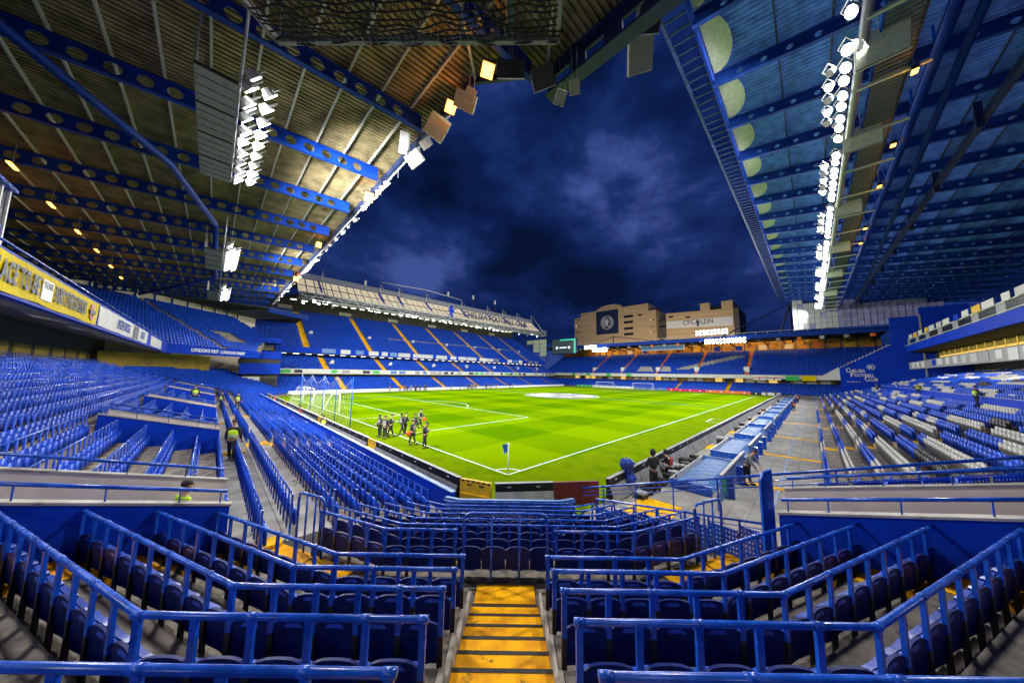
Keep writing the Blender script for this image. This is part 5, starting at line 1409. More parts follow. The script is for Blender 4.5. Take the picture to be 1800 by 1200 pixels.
for (y0, y1) in ((3.6, 12.0), (27.2, 34.8), (48.2, 55.8)):
    for i in range(9):
        y = y0+(y1-y0)*i/8
        for j, (x, z) in enumerate(((-11.35, 16.55), (-10.75, 16.75), (-11.3, 17.25))):
            if j == 2 and i % 2: continue
            flood((x, y+0.12*j, z), R(25), R(36), 'bright floodlight head on a gantry under the goal-end roof', 'floodlights under the goal-end roof', 1.05, lit=not (y0 < 10 and j == 1 and 2 < i))
for i in range(7):
    flood((-3.3, 10.2+0.8*i, 19.4), R(10), R(30), 'bright floodlight head on the edge of the goal-end roof', 'floodlights on the goal-end roof edge', 1.0, lit=i % 3 == 0)
for i in range(6):
    flood((-3.2, 34+1.0*i, 19.4), R(10), R(30), 'bright floodlight head on the edge of the goal-end roof', 'floodlights on the goal-end roof edge', 1.0)
for k_ in range(26):
    y = 17.0+2.05*k_
    flood((-3.35+random.uniform(-0.1, 0.1), y, 19.15+random.uniform(-0.25, 0.1)), R(random.uniform(-30, 40)), R(random.uniform(20, 55)), 'small fitting bolted along the goal-end roof edge', 'small fittings along the goal-end roof edge', random.uniform(0.55, 0.85), lit=k_ % 5 == 2)
MB().tube([(-3.35, 1.0, 19.62), (-3.35, 70.5, 19.62)], 0.06, 8).build('edge_tube', 'grey_light', nr, True)
for k_ in range(23): MB().tube([(-3.35, 2.0+3.1*k_, 19.62), (-3.35, 2.0+3.1*k_, 19.0)], 0.03, 6).build('edge_dropper', 'galv', nr)
# ---------------------------------------------------------------- speakers, orange lamps and plates on the roof edge
def box_at(u, v, z, wpx, hpx, dp, name, label, cat, m, az=225, tilt=20, roll=0, hang=1.2, face=None, group=None):
    p = hit(u, v, 2, z); dist = np.dot(p-CAM, _F); w, h = wpx/FPX*dist, hpx/FPX*dist
    t = thing(name, label, cat, group)
    fw = v3(math.cos(R(az))*math.cos(R(tilt)), math.sin(R(az))*math.cos(R(tilt)), -math.sin(R(tilt)))
    x = unit(np.cross(fw, (0,0,1))); u_ = np.cross(x, fw)
    c, s = math.cos(R(roll)), math.sin(R(roll)); x, u_ = c*x+s*u_, -s*x+c*u_
    MB().obox(p, x*w/2, fw*dp/2, u_*h/2).build('body', m, t)
    if face: MB().obox(p+fw*(dp/2+0.015), x*w*0.47, fw*0.012, u_*h*0.47).build('grille', face, t)
    MB().obox(p+fw*(dp/2+0.005)-u_*h*0.48, x*w*0.5, fw*0.02, u_*h*0.02).build('trim', 'pale_green', t)
    if hang:
        for sx in (-0.25, 0.25): MB().tube([p+x*w*sx+u_*h*0.4, p+x*w*sx+u_*h*0.4+v3(0,0,hang)], 0.02, 6).build('hanger', 'galv', t)
    return p
box_at(898, 122, 19.0, 48, 26, 0.7, 'loudspeaker', 'dark box loudspeaker on the corner roof edge beside the orange lamp', 'speaker', 'speaker_dark', tilt=45, hang=0.8, face='black')
box_at(954, 138, 19.0, 38, 32, 0.8, 'loudspeaker', 'dark tilted loudspeaker where the corner roof edge meets the slotted beam', 'speaker', 'speaker_dark', roll=-18, tilt=45, hang=0.8)
box_at(769, 223, 19.0, 34, 34, 0.7, 'loudspeaker', 'olive box loudspeaker hung below the second orange lamp', 'speaker', 'speaker', roll=38, tilt=50, hang=1.0)
box_at(818, 178, 19.2, 36, 26, 0.6, 'loudspeaker', 'grey-brown loudspeaker between the two orange lamps', 'speaker', 'speaker', roll=22, tilt=45, hang=0.8)
box_at(826, 167, 18.4, 18, 20, 0.2, 'loudspeaker', 'small olive plate speaker on a white arm beside the orange lamps', 'speaker', 'speaker', roll=30, tilt=45, hang=1.0)
box_at(711, 252, 19.0, 15, 34, 0.3, 'antenna_panel', 'upright pale antenna panel on the goal-end roof edge', 'antenna', 'offwhite', roll=14, tilt=30, hang=0.5)
box_at(729, 279, 18.4, 28, 22, 0.35, 'antenna_panel', 'tilted pale antenna panel below the roof edge', 'antenna', 'grey_light', roll=-32, tilt=40, hang=1.2)
box_at(749, 252, 18.4, 20, 14, 0.2, 'antenna_panel', 'small rounded grey antenna plate hung beside the olive loudspeaker', 'antenna', 'grey_light', roll=-30, tilt=45, hang=1.0)
box_at(985, 172, 18.0, 18, 22, 0.12, 'antenna_panel', 'green plate hung on a thin wire below the slotted beam', 'antenna', 'speaker', roll=15, tilt=55, hang=1.6)
box_at(1010, 153, 18.0, 18, 22, 0.12, 'antenna_panel', 'second green plate on a wire beyond the slotted beam', 'antenna', 'speaker', roll=-12, tilt=55, hang=1.6)
p1 = box_at(1141, 24, 20.6, 40, 54, 0.5, 'loudspeaker', 'large dark loudspeaker panel hung in the gap between the two roofs', 'speaker', 'speaker_dark', roll=-4, tilt=50, hang=6.0, face='black')
p2 = box_at(1125, 96, 20.6, 40, 52, 0.35, 'loudspeaker', 'large olive loudspeaker panel hung under the dark one between the two roofs', 'speaker', 'speaker', roll=-14, tilt=50, hang=0)
for k_, (u, v, z, s) in enumerate(((857, 122, 19.1, 24), (792, 187, 19.2, 20), (648, 346, 19.2, 16), (560, 430, 19.2, 9), (520, 490, 19.2, 8))):
    p = hit(u, v, 2, z); w = s/FPX*np.dot(p-CAM, _F)
    t = thing('orange_lamp', ['big glowing orange lamp at the corner of the goal-end roof', 'orange lamp on the roof edge beside the olive loudspeaker', 'orange lamp on the roof edge below the pale antenna panels', 'small orange lamp far along the goal-end roof edge', 'farthest small orange lamp on the goal-end roof edge'][k_], 'lamp')
    fw = unit(CAM-p+v3(6,6,0)); x = unit(np.cross(fw, (0,0,1))); u_ = np.cross(x, fw)
    MB().obox(p, x*w*0.5, fw*0.1, u_*w*0.55).build('body', 'dark', t); MB().obox(p+fw*0.11, x*w*0.42, fw*0.012, u_*w*0.47).build('lens', 'lamp_orange', t)
    MB().tube([p+u_*w*0.5, p+v3(0,0,1.0)], 0.03, 6).build('arm', 'galv', t)
    point('orange_lamp_light', tuple(p+fw*0.5), 55 if k_ < 3 else 30, (1.0, 0.28, 0.03), 0.15)
for k_, (u, v) in enumerate(((22, 291), (90, 360), (137, 407), (170, 440), (195, 468), (213, 488))):
    p = hit(u, v, 2, 17.2); t = thing('orange_strip', 'small glowing orange strip lamp between the beams of the goal-end roof', 'lamp', 'orange strip lamps under the goal-end roof')
    MB().box(p[0]-0.08, p[0]+0.08, p[1]-0.55, p[1]+0.55, p[2]-0.05, p[2]).build('tube', 'lamp_orange', t); MB().box(p[0]-0.12, p[0]+0.12, p[1]-0.6, p[1]+0.6, p[2]+0.002, p[2]+0.08).build('casing', 'dark', t)
    MB().tube([p+v3(0,0,0.08), (p[0], p[1], zn(p[0])-0.2)], 0.02, 6).build('hanger', 'galv', t)
    point('orange_strip_light', (p[0], p[1], p[2]-0.25), 40, (1.0, 0.30, 0.04), 0.2)
# netted frame high over the corner
nf = thing('net_frame', 'square steel frame holding black netting high over the corner terrace', 'net')
ZN = 15.6
F1, F2 = hit(490, 72, 2, ZN), hit(980, 70, 2, ZN)
B1 = F1+(hit(430, 0, 2, ZN)-F1)*3.2; B2 = F2+(hit(985, 0, 2, ZN)-F2)*3.2
for a, b in ((F1, F2), (F2, B2), (B2, B1), (B1, F1)): MB().bar(a, b, 0.12, 0.22).build('frame_bar', 'grey', nf)
for q in (0.0, 0.33, 0.66, 1.0):
    a = F1*(1-q)+F2*q; MB().tube([a, a+v3(0,0,3.6)], 0.035, 6).build('hanger', 'galv', nf)
mb = MB(); NX, NY = 44, 20
def npnt(i, j):
    u, w = i/NX, j/NY
    q = (F1*(1-u)+F2*u)*(1-w)+(B1*(1-u)+B2*u)*w
    return q+v3(0.05*math.sin(j*1.3+i*0.4), 0.05*math.cos(i*0.9+j), -0.25*math.sin(math.pi*u)*math.sin(math.pi*min(1, w*2.2))-0.10+0.05*math.sin(i*1.1)*math.cos(j*0.7))
for j in range(NY+1):
    for i in range(NX): mb.bar(npnt(i, j), npnt(i+1, j), 0.034, 0.034)
for i in range(NX+1):
    for j in range(NY): mb.bar(npnt(i, j), npnt(i, j+1), 0.028, 0.028)
mb.build('netting', 'net_black', nf)['kind'] = 'stuff'

# ---------------------------------------------------------------- east roof
ES = 0.14
def ze(y): return 27.0+ES*(y+8.0)
er = thing('east_roof', 'high blue ribbed roof on holed beams above the touchline stand', 'roof')
mb = MB(); x = 4.6; prof_x = []
while x < 100.4:
    for dx, dz in ((0, 0), (0.06, 0.06), (0.17, 0.06), (0.23, 0)): prof_x.append((x+dx, dz))
    x += 0.34
vs = []
for xx, dz in prof_x: vs += [(xx, -8.0, ze(-8)+dz), (xx, -44.0, ze(-44)+dz)]
mb.add(vs, [(2*i+2, 2*i+3, 2*i+1, 2*i)[::-1] for i in range(len(prof_x)-1)])
mb.build('roof_sheet', 'roof_e', er)
BE = cell_beam(35.5, 0.78, 0.17, 1.25, m='steel_blue')
for i in range(19):
    x = 7.0+5.22*i-5.22*0.0
    o = put('beam', BE, er)
    o.matrix_local = Matrix.Translation((x, -8.1, ze(-8.1)-0.22)) @ Matrix.Rotation(-math.pi/2, 4, 'Z') @ Matrix.Rotation(math.atan(ES), 4, 'Y')
for i in range(14):
    y = -11.5-2.4*i; MB().bar((4.6, y, ze(y)-0.1), (100.3, y, ze(y)-0.1), 0.10, 0.16).build('purlin', 'steel_navy', er)
MB().tube([(4.4, -8.0, 26.55), (100.4, -8.0, 26.55)], 0.14, 10).build('edge_tube', 'beam_blue', er, True)
MB().bar((4.4, -6.55, 26.75), (100.4, -6.55, 26.75), 0.16, 0.26).build('outer_rail', 'steel_navy', er)
LK = MB().bar((0, -6.6, 26.72), (0, -7.95, 26.60), 0.10, 0.08).mesh('link', 'steel_navy')
for i in range(112): put('link', LK, er, (4.6+0.855*i, 0, 0))
mb = MB(); npn = 24; vs = []; hw = 2.45  # pale half-discs put in for the light falling off under the roof edge
for i in range(npn*2+1):
    u = -1+i/npn; dep = 1.35*math.sqrt(max(0, 1-u*u)); dz = -0.10-(0.05 if i % 2 else 0.0)
    vs += [(u*hw, -8.16, ze(-8.16)+dz-0.05), (u*hw, -8.16-dep, ze(-8.16-dep)+dz-0.05)]
mb.add(vs, [(2*i+2, 2*i+3, 2*i+1, 2*i) for i in range(npn*2)])
LIT_DISC = mb.mesh('pale_green', 'pale_green')
for i in range(18): put('pale_green', LIT_DISC, er, (7.0+5.22*(i+0.5), 0, 0))
put('pale_green', LIT_DISC, er, (4.4, 0, 0))
# gantry of the touchline roof
eg = thing('lighting_gantry', 'long slatted lighting gantry with tubes under the high blue roof', 'gantry')
GX0, GX1 = 6.0, 99.0
MB().tube([(GX0,-14.75,23.0),(GX1,-14.75,23.0)], 0.20, 12).build('chord', 'galv', eg, True)
MB().tube([(GX0,-14.75,24.0),(GX1,-14.75,24.0)], 0.06, 8).build('rail', 'galv', eg, True)
MB().tube([(GX0,-17.6,22.9),(GX1,-17.6,22.9)], 0.26, 12).build('blue_tube', 'beam_blue', eg, True)
MB().tube([(GX0,-18.6,23.4),(GX1,-20.5,23.4)], 0.20, 12).build('blue_tube', 'beam_blue', eg, True)
MB().bar((GX0,-15.35,23.25),(GX1,-15.35,23.25), 0.08, 0.3).build('runner', 'rail_blue', eg); MB().bar((GX0,-16.75,23.25),(GX1,-16.75,23.25), 0.10, 0.3).build('runner', 'dark', eg)
mb = MB()
for i in range(270): x = GX0+0.345*i; mb.box(x, x+0.24, -16.7, -15.4, 23.14, 23.19)
mb.build('slats', 'slat_grey', eg)['kind'] = 'stuff'
for i in range(18):
    x = 9.6+5.22*i
    if x > GX1: break
    MB().tube([(x,-14.75,23.0),(x,-14.75,ze(-14.75)-1)], 0.06, 8).build('hanger', 'galv', eg); MB().tube([(x,-17.6,22.9),(x,-17.6,ze(-17.6)-1)], 0.07, 8).build('hanger', 'rail_blue', eg)
    MB().bar((x-0.9,-14.75,23.0),(x+0.9,-14.75,24.0), 0.05, 0.05).build('brace', 'galv', eg); MB().bar((x,-14.75,22.8),(x,-17.6,22.75), 0.16, 0.14).build('bearer', 'pale_green', eg)
random.seed(21)
for i in range(74):
    x = 8.2+1.23*i
    if i % 9 in (2,): continue
    flood((x, -14.25, 23.35+0.1*(i % 2)), R(112), R(36), 'bright floodlight head along the gantry of the high blue roof', 'floodlights along the touchline roof', 1.12, True)
    if i % 9 in (3,4,5,6,7): flood((x+0.5, -13.55, 22.95), R(112), R(40), 'bright floodlight head along the gantry of the high blue roof', 'floodlights along the touchline roof', 0.9, i % 2 == 0)
for k_, x in enumerate((11.8, 20.4, 33.0, 46, 60, 76)):
    t = thing('loudspeaker', 'pale olive loudspeaker panel bolted to the slatted gantry', 'speaker', 'loudspeakers on the touchline gantry')
    MB().obox((x,-15.4,22.75), (0.12,0,0.06), (0,0.95,0), (-0.35,0,0.7)).build('body', 'speaker', t); MB().obox((x-0.16,-15.4,22.70), (0.02,0,0.01), (0,0.9,0), (-0.32,0,0.65)).build('grille', 'pale_green', t)
    MB().tube([(x,-15.4,23.2),(x,-15.4,24.6)], 0.04, 6).build('hanger', 'galv', t)
for k_, (u, v) in enumerate(((1608, 126), (1570, 256), (1546, 328), (1521, 402), (1513, 428))):
    p = hit(u, v, 2, 22.5); t = thing('orange_lamp', 'orange lamp behind the blue tube of the touchline gantry', 'lamp', 'orange lamps on the touchline gantry')
    MB().box(p[0]-0.22, p[0]+0.22, p[1]-0.14, p[1]+0.14, p[2]+0.02, p[2]+0.3).build('body', 'dark', t); MB().box(p[0]-0.2, p[0]+0.2, p[1]-0.12, p[1]+0.12, p[2]-0.02, p[2]+0.015).build('lens', 'lamp_orange', t)
    MB().tube([p+v3(0,0,0.3), p+v3(0,0,1.6)], 0.03, 6).build('arm', 'galv', t)
    point('orange_lamp_light', (p[0], p[1], p[2]-0.4), 14, (1.0, 0.30, 0.03), 0.15)
# raking blue props behind the gantry
pr = thing('roof_prop', 'massive dark blue raking girder under the high roof', 'girder')
MB().bar((8, -21.5, 23.2), (99, -19.5, 22.8), 0.3, 0.5).build('girder', 'steel_navy', pr)
for i in range(9): MB().bar((14+10*i, -20.9, 22.4), (14+10*i, -20.9, ze(-21)-0.9), 0.35, 0.25).build('post', 'steel_navy', pr)
# ---------------------------------------------------------------- far floodlights
for i in range(62):
    x = RX0+1.2+1.53*i
    flood((x+random.uniform(-0.5, 0.5), WY-1.2-0.3*(i % 2), WZ-0.55-random.choice([0, 0.3, 0.7, 1.2])), R(-90+random.uniform(-35, 35)), R(random.uniform(15, 50)), 'white floodlight fitting under the truss of the far side roof', 'floodlights on the far side truss', random.uniform(0.8, 1.35), lit=i < 2)
for yy in (56.0, 30.0, 10.0): flood((118.9, yy, 20.4), R(8), R(5), 'added lamp on the far end roof lighting the tan blocks behind', 'added lamps lighting the tan blocks', 1.4)  # heads added to go with the fill on the hotel facade
for (yc, zc, n, r_) in ((58.0, 17.0, 6, 2), (53.5, 15.6, 7, 2), (12.0, 19.8, 9, 2), (8.5, 16.6, 11, 2)):
    for i in range(n):
        for j in range(r_):
            flood((107.0-0.15*j, yc+1.05*(i-n/2), zc+0.95*j), R(170), R(16), 'bright floodlight head in a bank on the far end roof', 'floodlights on the far end roof', 1.2)

# ================================================================== PEOPLE
TMP = bpy.data.scenes.new('scratch')
def skin_mesh(name, pts, edges, rad, m, sub=1):
    me = bpy.data.meshes.new(name); me.from_pydata([tuple(p) for p in pts], edges, [])
    o = bpy.data.objects.new(name, me); TMP.collection.objects.link(o)
    md = o.modifiers.new('skin', 'SKIN'); md.use_smooth_shade = True
    for i, r in enumerate(rad):
        v = me.skin_vertices[0].data[i]; v.radius = r if hasattr(r, '__len__') else (r, r); v.use_root = (i == 0)
    s2 = o.modifiers.new('sub', 'SUBSURF'); s2.levels = sub; s2.render_levels = sub
    vl = TMP.view_layers[0]; vl.update()
    res = bpy.data.meshes.new_from_object(o.evaluated_get(vl.depsgraph))
    bpy.data.objects.remove(o); res.materials.clear(); res.materials.append(MAT[m]); res.name = name
    res.polygons.foreach_set('use_smooth', [True]*len(res.polygons))
    return res
def ball(c, rx, ry, rz, nu=12, nv=8, zmin=-1.0):
    vs = []; fs = []
    for j in range(nv+1):
        b = -math.pi/2+math.pi*j/nv; zz = max(zmin, math.sin(b))
        for i in range(nu):
            a = 2*math.pi*i/nu; vs.append((c[0]+rx*math.cos(a)*math.cos(b), c[1]+ry*math.sin(a)*math.cos(b), c[2]+rz*zz))
    for j in range(nv):
        for i in range(nu): fs.append((j*nu+i, j*nu+(i+1) % nu, (j+1)*nu+(i+1) % nu, (j+1)*nu+i))
    return vs, fs
def figure(pose):
    """joint positions, local x to the figure's right, y forward, z up"""
    J = {}
    lean = pose.get('lean', 0.0); hip = pose.get('hip', 0.93)
    sL, sR = pose.get('stride', (0.0, 0.0)); kn = pose.get('knee', (0.0, 0.0))
    J['pel'] = v3(0, 0, hip)
    c, s = math.cos(lean), math.sin(lean)
    up = lambda h, y=0.0, x=0.0: v3(x, y*c+h*s, hip+h*c-y*s)
    J['waist'] = up(0.16); J['chest'] = up(0.38); J['neck'] = up(0.54); 
    hl = pose.get('head', 0.0)
    J['chin'] = J['neck']+v3(0, 0.03+0.06*math.sin(lean+hl), 0.07); J['head'] = J['chin']+v3(0, 0.10*math.sin(lean+hl)+0.01, 0.13*math.cos(hl))
    for sd, nm, st_, kb in ((-1, 'L', sL, kn[0]), (1, 'R', sR, kn[1])):
        J['sh'+nm] = up(0.48, 0, sd*0.19)
        arm = pose.get('arm'+nm, ((0.06*sd, 0.02, -0.28), (0.02*sd, 0.10, -0.24)))
        J['el'+nm] = J['sh'+nm]+v3(*arm[0]); J['wr'+nm] = J['el'+nm]+v3(*arm[1])
        J['hipj'+nm] = v3(sd*0.095, 0, hip-0.06)
        J['kn'+nm] = v3(sd*0.11, st_*0.45+kb*0.30, hip-0.06-0.42*math.cos(st_*0.9))
        J['an'+nm] = v3(sd*0.11, st_*0.85-kb*0.10, 0.09+0.04*abs(kb))
        J['toe'+nm] = J['an'+nm]+v3(sd*0.03, 0.16, -0.055)
    return J
def person(loc, yaw, pose, label, top='cloth_black', legs='cloth_black', skin='skin', vest=None, hat=None, hood=False, bib=None, prop=None, group=None, h=1.0):
    t = thing('person', label, 'person', group, tuple(loc), yaw-math.pi/2)
    t.scale = (h, h, h)
    J = figure(pose)
    P, E_, Rr = [], [], []
    def nd(p, r, parent=None):
        P.append(p); Rr.append(r)
        if parent is not None: E_.append((parent, len(P)-1))
        return len(P)-1
    # body: one continuous surface with head, hands and fingers
    a = nd(J['pel'], (0.12, 0.09)); b = nd(J['waist'], (0.11, 0.085), a); c = nd(J['chest'], (0.13, 0.09), b); d = nd(J['neck'], 0.052, c)
    e_ = nd(J['chin'], (0.062, 0.075), d); f_ = nd(J['head'], (0.080, 0.098), e_); nd(J['head']+v3(0, 0.0, 0.07), (0.05, 0.06), f_)
    for nm, sd in (('L', -1), ('R', 1)):
        s1 = nd(J['sh'+nm], 0.05, c); e1 = nd(J['el'+nm], 0.040, s1); w1 = nd(J['wr'+nm], 0.028, e1)
        fd = unit(J['wr'+nm]-J['el'+nm]); sv = unit(np.cross(fd, (0.3, 0.5, 0.8)))
        pm = nd(J['wr'+nm]+fd*0.055, (0.030, 0.022), w1)
        for q in range(4):
            o_ = sv*(0.024*(q-1.5)); k1 = nd(J['wr'+nm]+fd*0.10+o_, 0.0095, pm); nd(J['wr'+nm]+fd*(0.145+0.012*(1.5-abs(q-1.4)))+o_*1.1+np.cross(fd, sv)*0.02, 0.008, k1)
        k1 = nd(J['wr'+nm]+fd*0.055+sv*0.045, 0.010, pm); nd(J['wr'+nm]+fd*0.095+sv*0.06, 0.009, k1)
        h1 = nd(J['hipj'+nm], 0.085, a); k_ = nd(J['kn'+nm], 0.052, h1); an = nd(J['an'+nm], 0.036, k_); nd(J['toe'+nm], 0.035, an)
    body = put('body', skin_mesh('body', P, E_, Rr, skin, 1), t)
    hd = J['head']
    put('nose', MB().add(*ball(hd+v3(0, 0.10, -0.02), 0.014, 0.024, 0.022, 6, 4)).mesh('nose', skin, True), body)
    for sx in (-1, 1):
        put('eye', MB().add(*ball(hd+v3(sx*0.032, 0.088, 0.012), 0.011, 0.008, 0.008, 6, 4)).mesh('eye', 'black', True), body)
        put('ear', MB().add(*ball(hd+v3(sx*0.085, -0.005, -0.01), 0.012, 0.022, 0.032, 6, 4)).mesh('ear', skin, True), body)
    put('mouth', MB().add(*ball(hd+v3(0, 0.090, -0.062), 0.024, 0.008, 0.006, 6, 4)).mesh('mouth', 'maroon', True), body)
    # trousers
    P, E_, Rr = [], [], []
    a = nd(J['pel']+v3(0,0,0.05), (0.150, 0.120))
    for nm in 'LR':
        h1 = nd(J['hipj'+nm], 0.108, a); k_ = nd(J['kn'+nm], 0.075, h1); nd(J['an'+nm]+v3(0, 0, 0.03), 0.062, k_)
    put('trousers', skin_mesh('trousers', P, E_, Rr, legs, 1), t)
    for nm in 'LR':
        m = MB().add(*ball(J['an'+nm]*0.45+J['toe'+nm]*0.55+v3(0, 0, 0.0), 0.052, 0.135, 0.055, 10, 6)); put('shoe', m.mesh('shoe', 'black', True), t)
    # jacket
    P, E_, Rr = [], [], []
    a = nd(J['pel']+v3(0,0,0.0), (0.175, 0.145)); b = nd(J['waist'], (0.160, 0.130), a); c = nd(J['chest'], (0.170, 0.130), b); d = nd(J['neck']-v3(0,0,0.02), (0.085, 0.08), c)
    for nm in 'LR':
        s1 = nd(J['sh'+nm], 0.078, c); e1 = nd(J['el'+nm], 0.064, s1); nd(J['wr'+nm], 0.046, e1)
    jk = put('jacket', skin_mesh('jacket', P, E_, Rr, top, 1), t)
    if vest:
        P, E_, Rr = [], [], []
        a = nd(J['pel']+v3(0,0,0.0), (0.205, 0.180)); b = nd(J['waist'], (0.195, 0.165), a); c = nd(J['chest'], (0.205, 0.165), b); d = nd(J['neck']-v3(0,0,0.03), (0.10, 0.095), c)
        for nm in 'LR': nd(J['sh'+nm]*0.75+J['chest']*0.25+v3(0,0,0.02), 0.105, c)
        vv = put('vest', skin_mesh('vest', P, E_, Rr, vest, 1), t)
        put('reflective_band', MB().tube([J['waist']-v3(0,0,0.03), J['waist']+v3(0,0,0.03)], 0.190, 14, False).mesh('reflective_band', 'grey_light', True), vv)
    if bib:
        m = MB().obox(J['chest']*0.55+J['waist']*0.45+v3(0, 0.142, 0), (0.13,0,0), (0,0.012,0.0), (0,0.02,0.19)).obox(J['chest']*0.55+J['waist']*0.45+v3(0, -0.142, 0), (0.13,0,0), (0,0.012,0), (0,0.0,0.19)); put('bib', m.mesh('bib', bib), t)
    if hood: put('hood', MB().add(*ball(hd+v3(0, -0.035, 0.0), 0.125, 0.125, 0.155)).mesh('hood', top, True), t)
    elif hat:
        hm = put('hat', MB().add(*ball(hd+v3(0, -0.008, 0.045), 0.100, 0.118, 0.095, 12, 8, -0.15)).mesh('hat', hat, True), t)
        if hat == 'black': put('peak', MB().add(*ball(hd+v3(0, 0.12, 0.045), 0.07, 0.075, 0.012, 10, 4)).mesh('peak', hat, True), hm)
    else: put('hair', MB().add(*ball(hd+v3(0, -0.022, 0.035), 0.094, 0.108, 0.105, 12, 8, -0.25)).mesh('hair', 'hair', True), t)
    if prop == 'camera':
        c_ = (J['wrL']+J['wrR'])/2+v3(0, 0.06, 0.02)
        o = put('held_camera', MB().obox(c_, (0.08,0,0), (0,0.04,0), (0,0,0.055)).mesh('held_camera', 'black'), t); put('camera_lens', MB().tube([c_+v3(0,0.04,0), c_+v3(0,0.20,0)], 0.042, 10).mesh('camera_lens', 'grey', True), o)
    return t, J
HOLD = ((-0.05, 0.10, -0.26), (0.12, 0.20, 0.04)); HOLDR = ((0.05, 0.10, -0.26), (-0.12, 0.20, 0.04))
SIDE = ((-0.07, 0.00, -0.29), (0.0, 0.05, -0.26)); SIDER = ((0.07, 0.00, -0.29), (0.0, 0.05, -0.26))
ph = [(667,768, 200, (0.02,-0.02), 'photographer in dark jacket and pale bib with a companion beside the goal line'),
      (676,771, 215, (0.03,-0.05), 'photographer in pale bib turning towards a companion beside the goal line'),
      (686,767, 330, (0.22,-0.25), 'photographer in dark jacket striding with a camera near the penalty line'),
      (706,764, 190, (0.35,-0.35), 'person in black cap mid-stride looking at a phone near the penalty line'),
      (712,763, 10, (0.1,-0.1), 'person in dark jacket walking behind the one in the black cap'),
      (724,782, 300, (0.22,-0.2), 'person in grey patterned bib carrying a red bag beside the goal line'),
      (728,765, 20, (0.15,-0.12), 'person in dark jacket standing on the grass behind the red bag'),
      (738,752, 350, (0.25,-0.28), 'tall person in dark jacket with a red ball bag on the grass'),
      (746,788, 320, (0.08,-0.10), 'person in black cap and pale bib standing alone on the goal line')]
for i, (u, v, yaw, st_, lb) in enumerate(ph):
    p = hit(u, v, 2, 0.0)
    t, J = person((p[0], p[1], 0.005), R(yaw), dict(stride=st_, armL=HOLD if i % 2 == 0 else SIDE, armR=HOLDR if i % 3 else SIDER, head=0.35 if i in (3, 8) else 0.1, hip=0.92), lb, bib='cloth_bib', hat='black' if i in (0, 2, 3, 6, 7, 8) else None, prop='camera' if i in (0, 2, 6) else None, skin='skin' if i % 3 else 'skin_dark', h=1.02)
    if i in (5, 7):
        b_ = thing('ball_bag', 'round red bag held by a person on the goal line' if i == 5 else 'round red bag held by the tall person on the grass', 'bag', None, (p[0]+(0.30 if i == 7 else -0.25), p[1]-(0.25 if i == 7 else -0.1), 0.72))
        MB().add(*ball((0,0,0.1), 0.17, 0.17, 0.20)).build('bag', 'hivis_orange', b_, True); MB().tube([(-0.05,0,0.28),(0,0,0.40),(0.05,0,0.28)], 0.012, 6).build('strap', 'black', b_)
p = hit(1150, 866, 2, -0.06); person((p[0], p[1], -0.05), R(60), dict(stride=(0.06, -0.06), armL=((-0.10, 0.06, -0.26), (0.10, 0.12, -0.12)), armR=((0.10, 0.06, -0.26), (-0.10, 0.12, -0.12)), hip=0.95), 'person in a black hooded jacket with back turned beside the blue covered camera', hood=True, h=1.07)
p = hit(1314, 852, 2, -0.06)
t, J = person((p[0], p[1], -0.05), R(255), dict(stride=(0.10, -0.12), lean=0.45, head=0.5, armL=((-0.06, 0.16, -0.24), (0.14, 0.14, -0.14)), armR=((0.06, 0.14, -0.26), (-0.06, 0.10, -0.20)), hip=0.92), 'person in grey sweatshirt bending to sweep the paved concourse', top='cloth_grey', h=1.05)
br = thing('broom', 'long-handled broom held by the person in grey sweatshirt', 'broom', None, (p[0], p[1], -0.05), R(255)-math.pi/2)
MB().tube([J['wrL']*1.05+v3(0,0.05,0.25), J['wrR']*1.05+v3(0,0.06,0.0), v3(0.10, 0.95, 0.04)], 0.014, 8).build('handle', 'galv', br, True); MB().box(-0.05, 0.25, 0.9, 1.0, 0.0, 0.07).build('head', 'dark', br)
# stewards
p = v3(-11.55, -1.6, 0.96)
q_ = hit(326, 846, 1, -1.5); person((q_[0], -1.5, q_[2]-1.76), R(20), dict(head=0.1), 'dark-haired steward in a yellow jacket standing inside the near stairwell', top='hivis', vest='hivis', skin='skin', h=1.0)
person((-10.55, 7.6, 1.12), R(70), dict(stride=(0.2, -0.2)), 'steward in black beanie and yellow vest walking along the gangway', vest='hivis', hat='cloth_black', h=1.03)
for i, (x, y, z, lb) in enumerate(((-10.5, 33, 1.12, 'steward in yellow vest standing far along the goal-end gangway'), (-9.3, 31, 1.07, 'steward in yellow vest in the seats beside the goal-end gangway'), (-12.4, 28.5, 2.0, 'steward in yellow vest sitting among the far goal-end rows'))):
    person((x, y, z), R(20+40*i), dict(), lb, vest='hivis', h=1.02)
for (x, y, z, v_, lb) in ((40, -22.6, 3.02, 'hivis', 'steward in yellow vest standing by the stair box of the touchline stand'), (62, -22.6, 3.02, 'hivis', 'steward in yellow vest farther along the touchline stand'), (85, -20.9, 2.7, 'hivis', 'steward in yellow vest among the far touchline rows below the blue wall'), (55.5, -9.3, -0.05, 'hivis_orange', 'worker in orange vest standing on the paved concourse'), (78, -9.2, -0.05, 'hivis_orange', 'worker in orange vest far along the concourse'), (100.5, -2.2, 0, None, 'person in dark clothes on the far grass beside the touchline'), (99.5, -4.2, 0, None, 'second person in dark clothes near the far corner boards'), (-4.45, 27.4, -0.25, 'hivis_orange', 'worker in orange vest behind the goal-line boards'), (-4.4, 18.0, -0.25, 'hivis', 'steward in yellow vest behind the goal-line boards'), (-4.4, 46.0, -0.25, 'hivis_orange', 'worker in orange vest at the far end of the goal-line boards')):
    person((x, y, z), R(random.uniform(0, 360)), dict(stride=(0.1, -0.1)), lb, vest=v_)
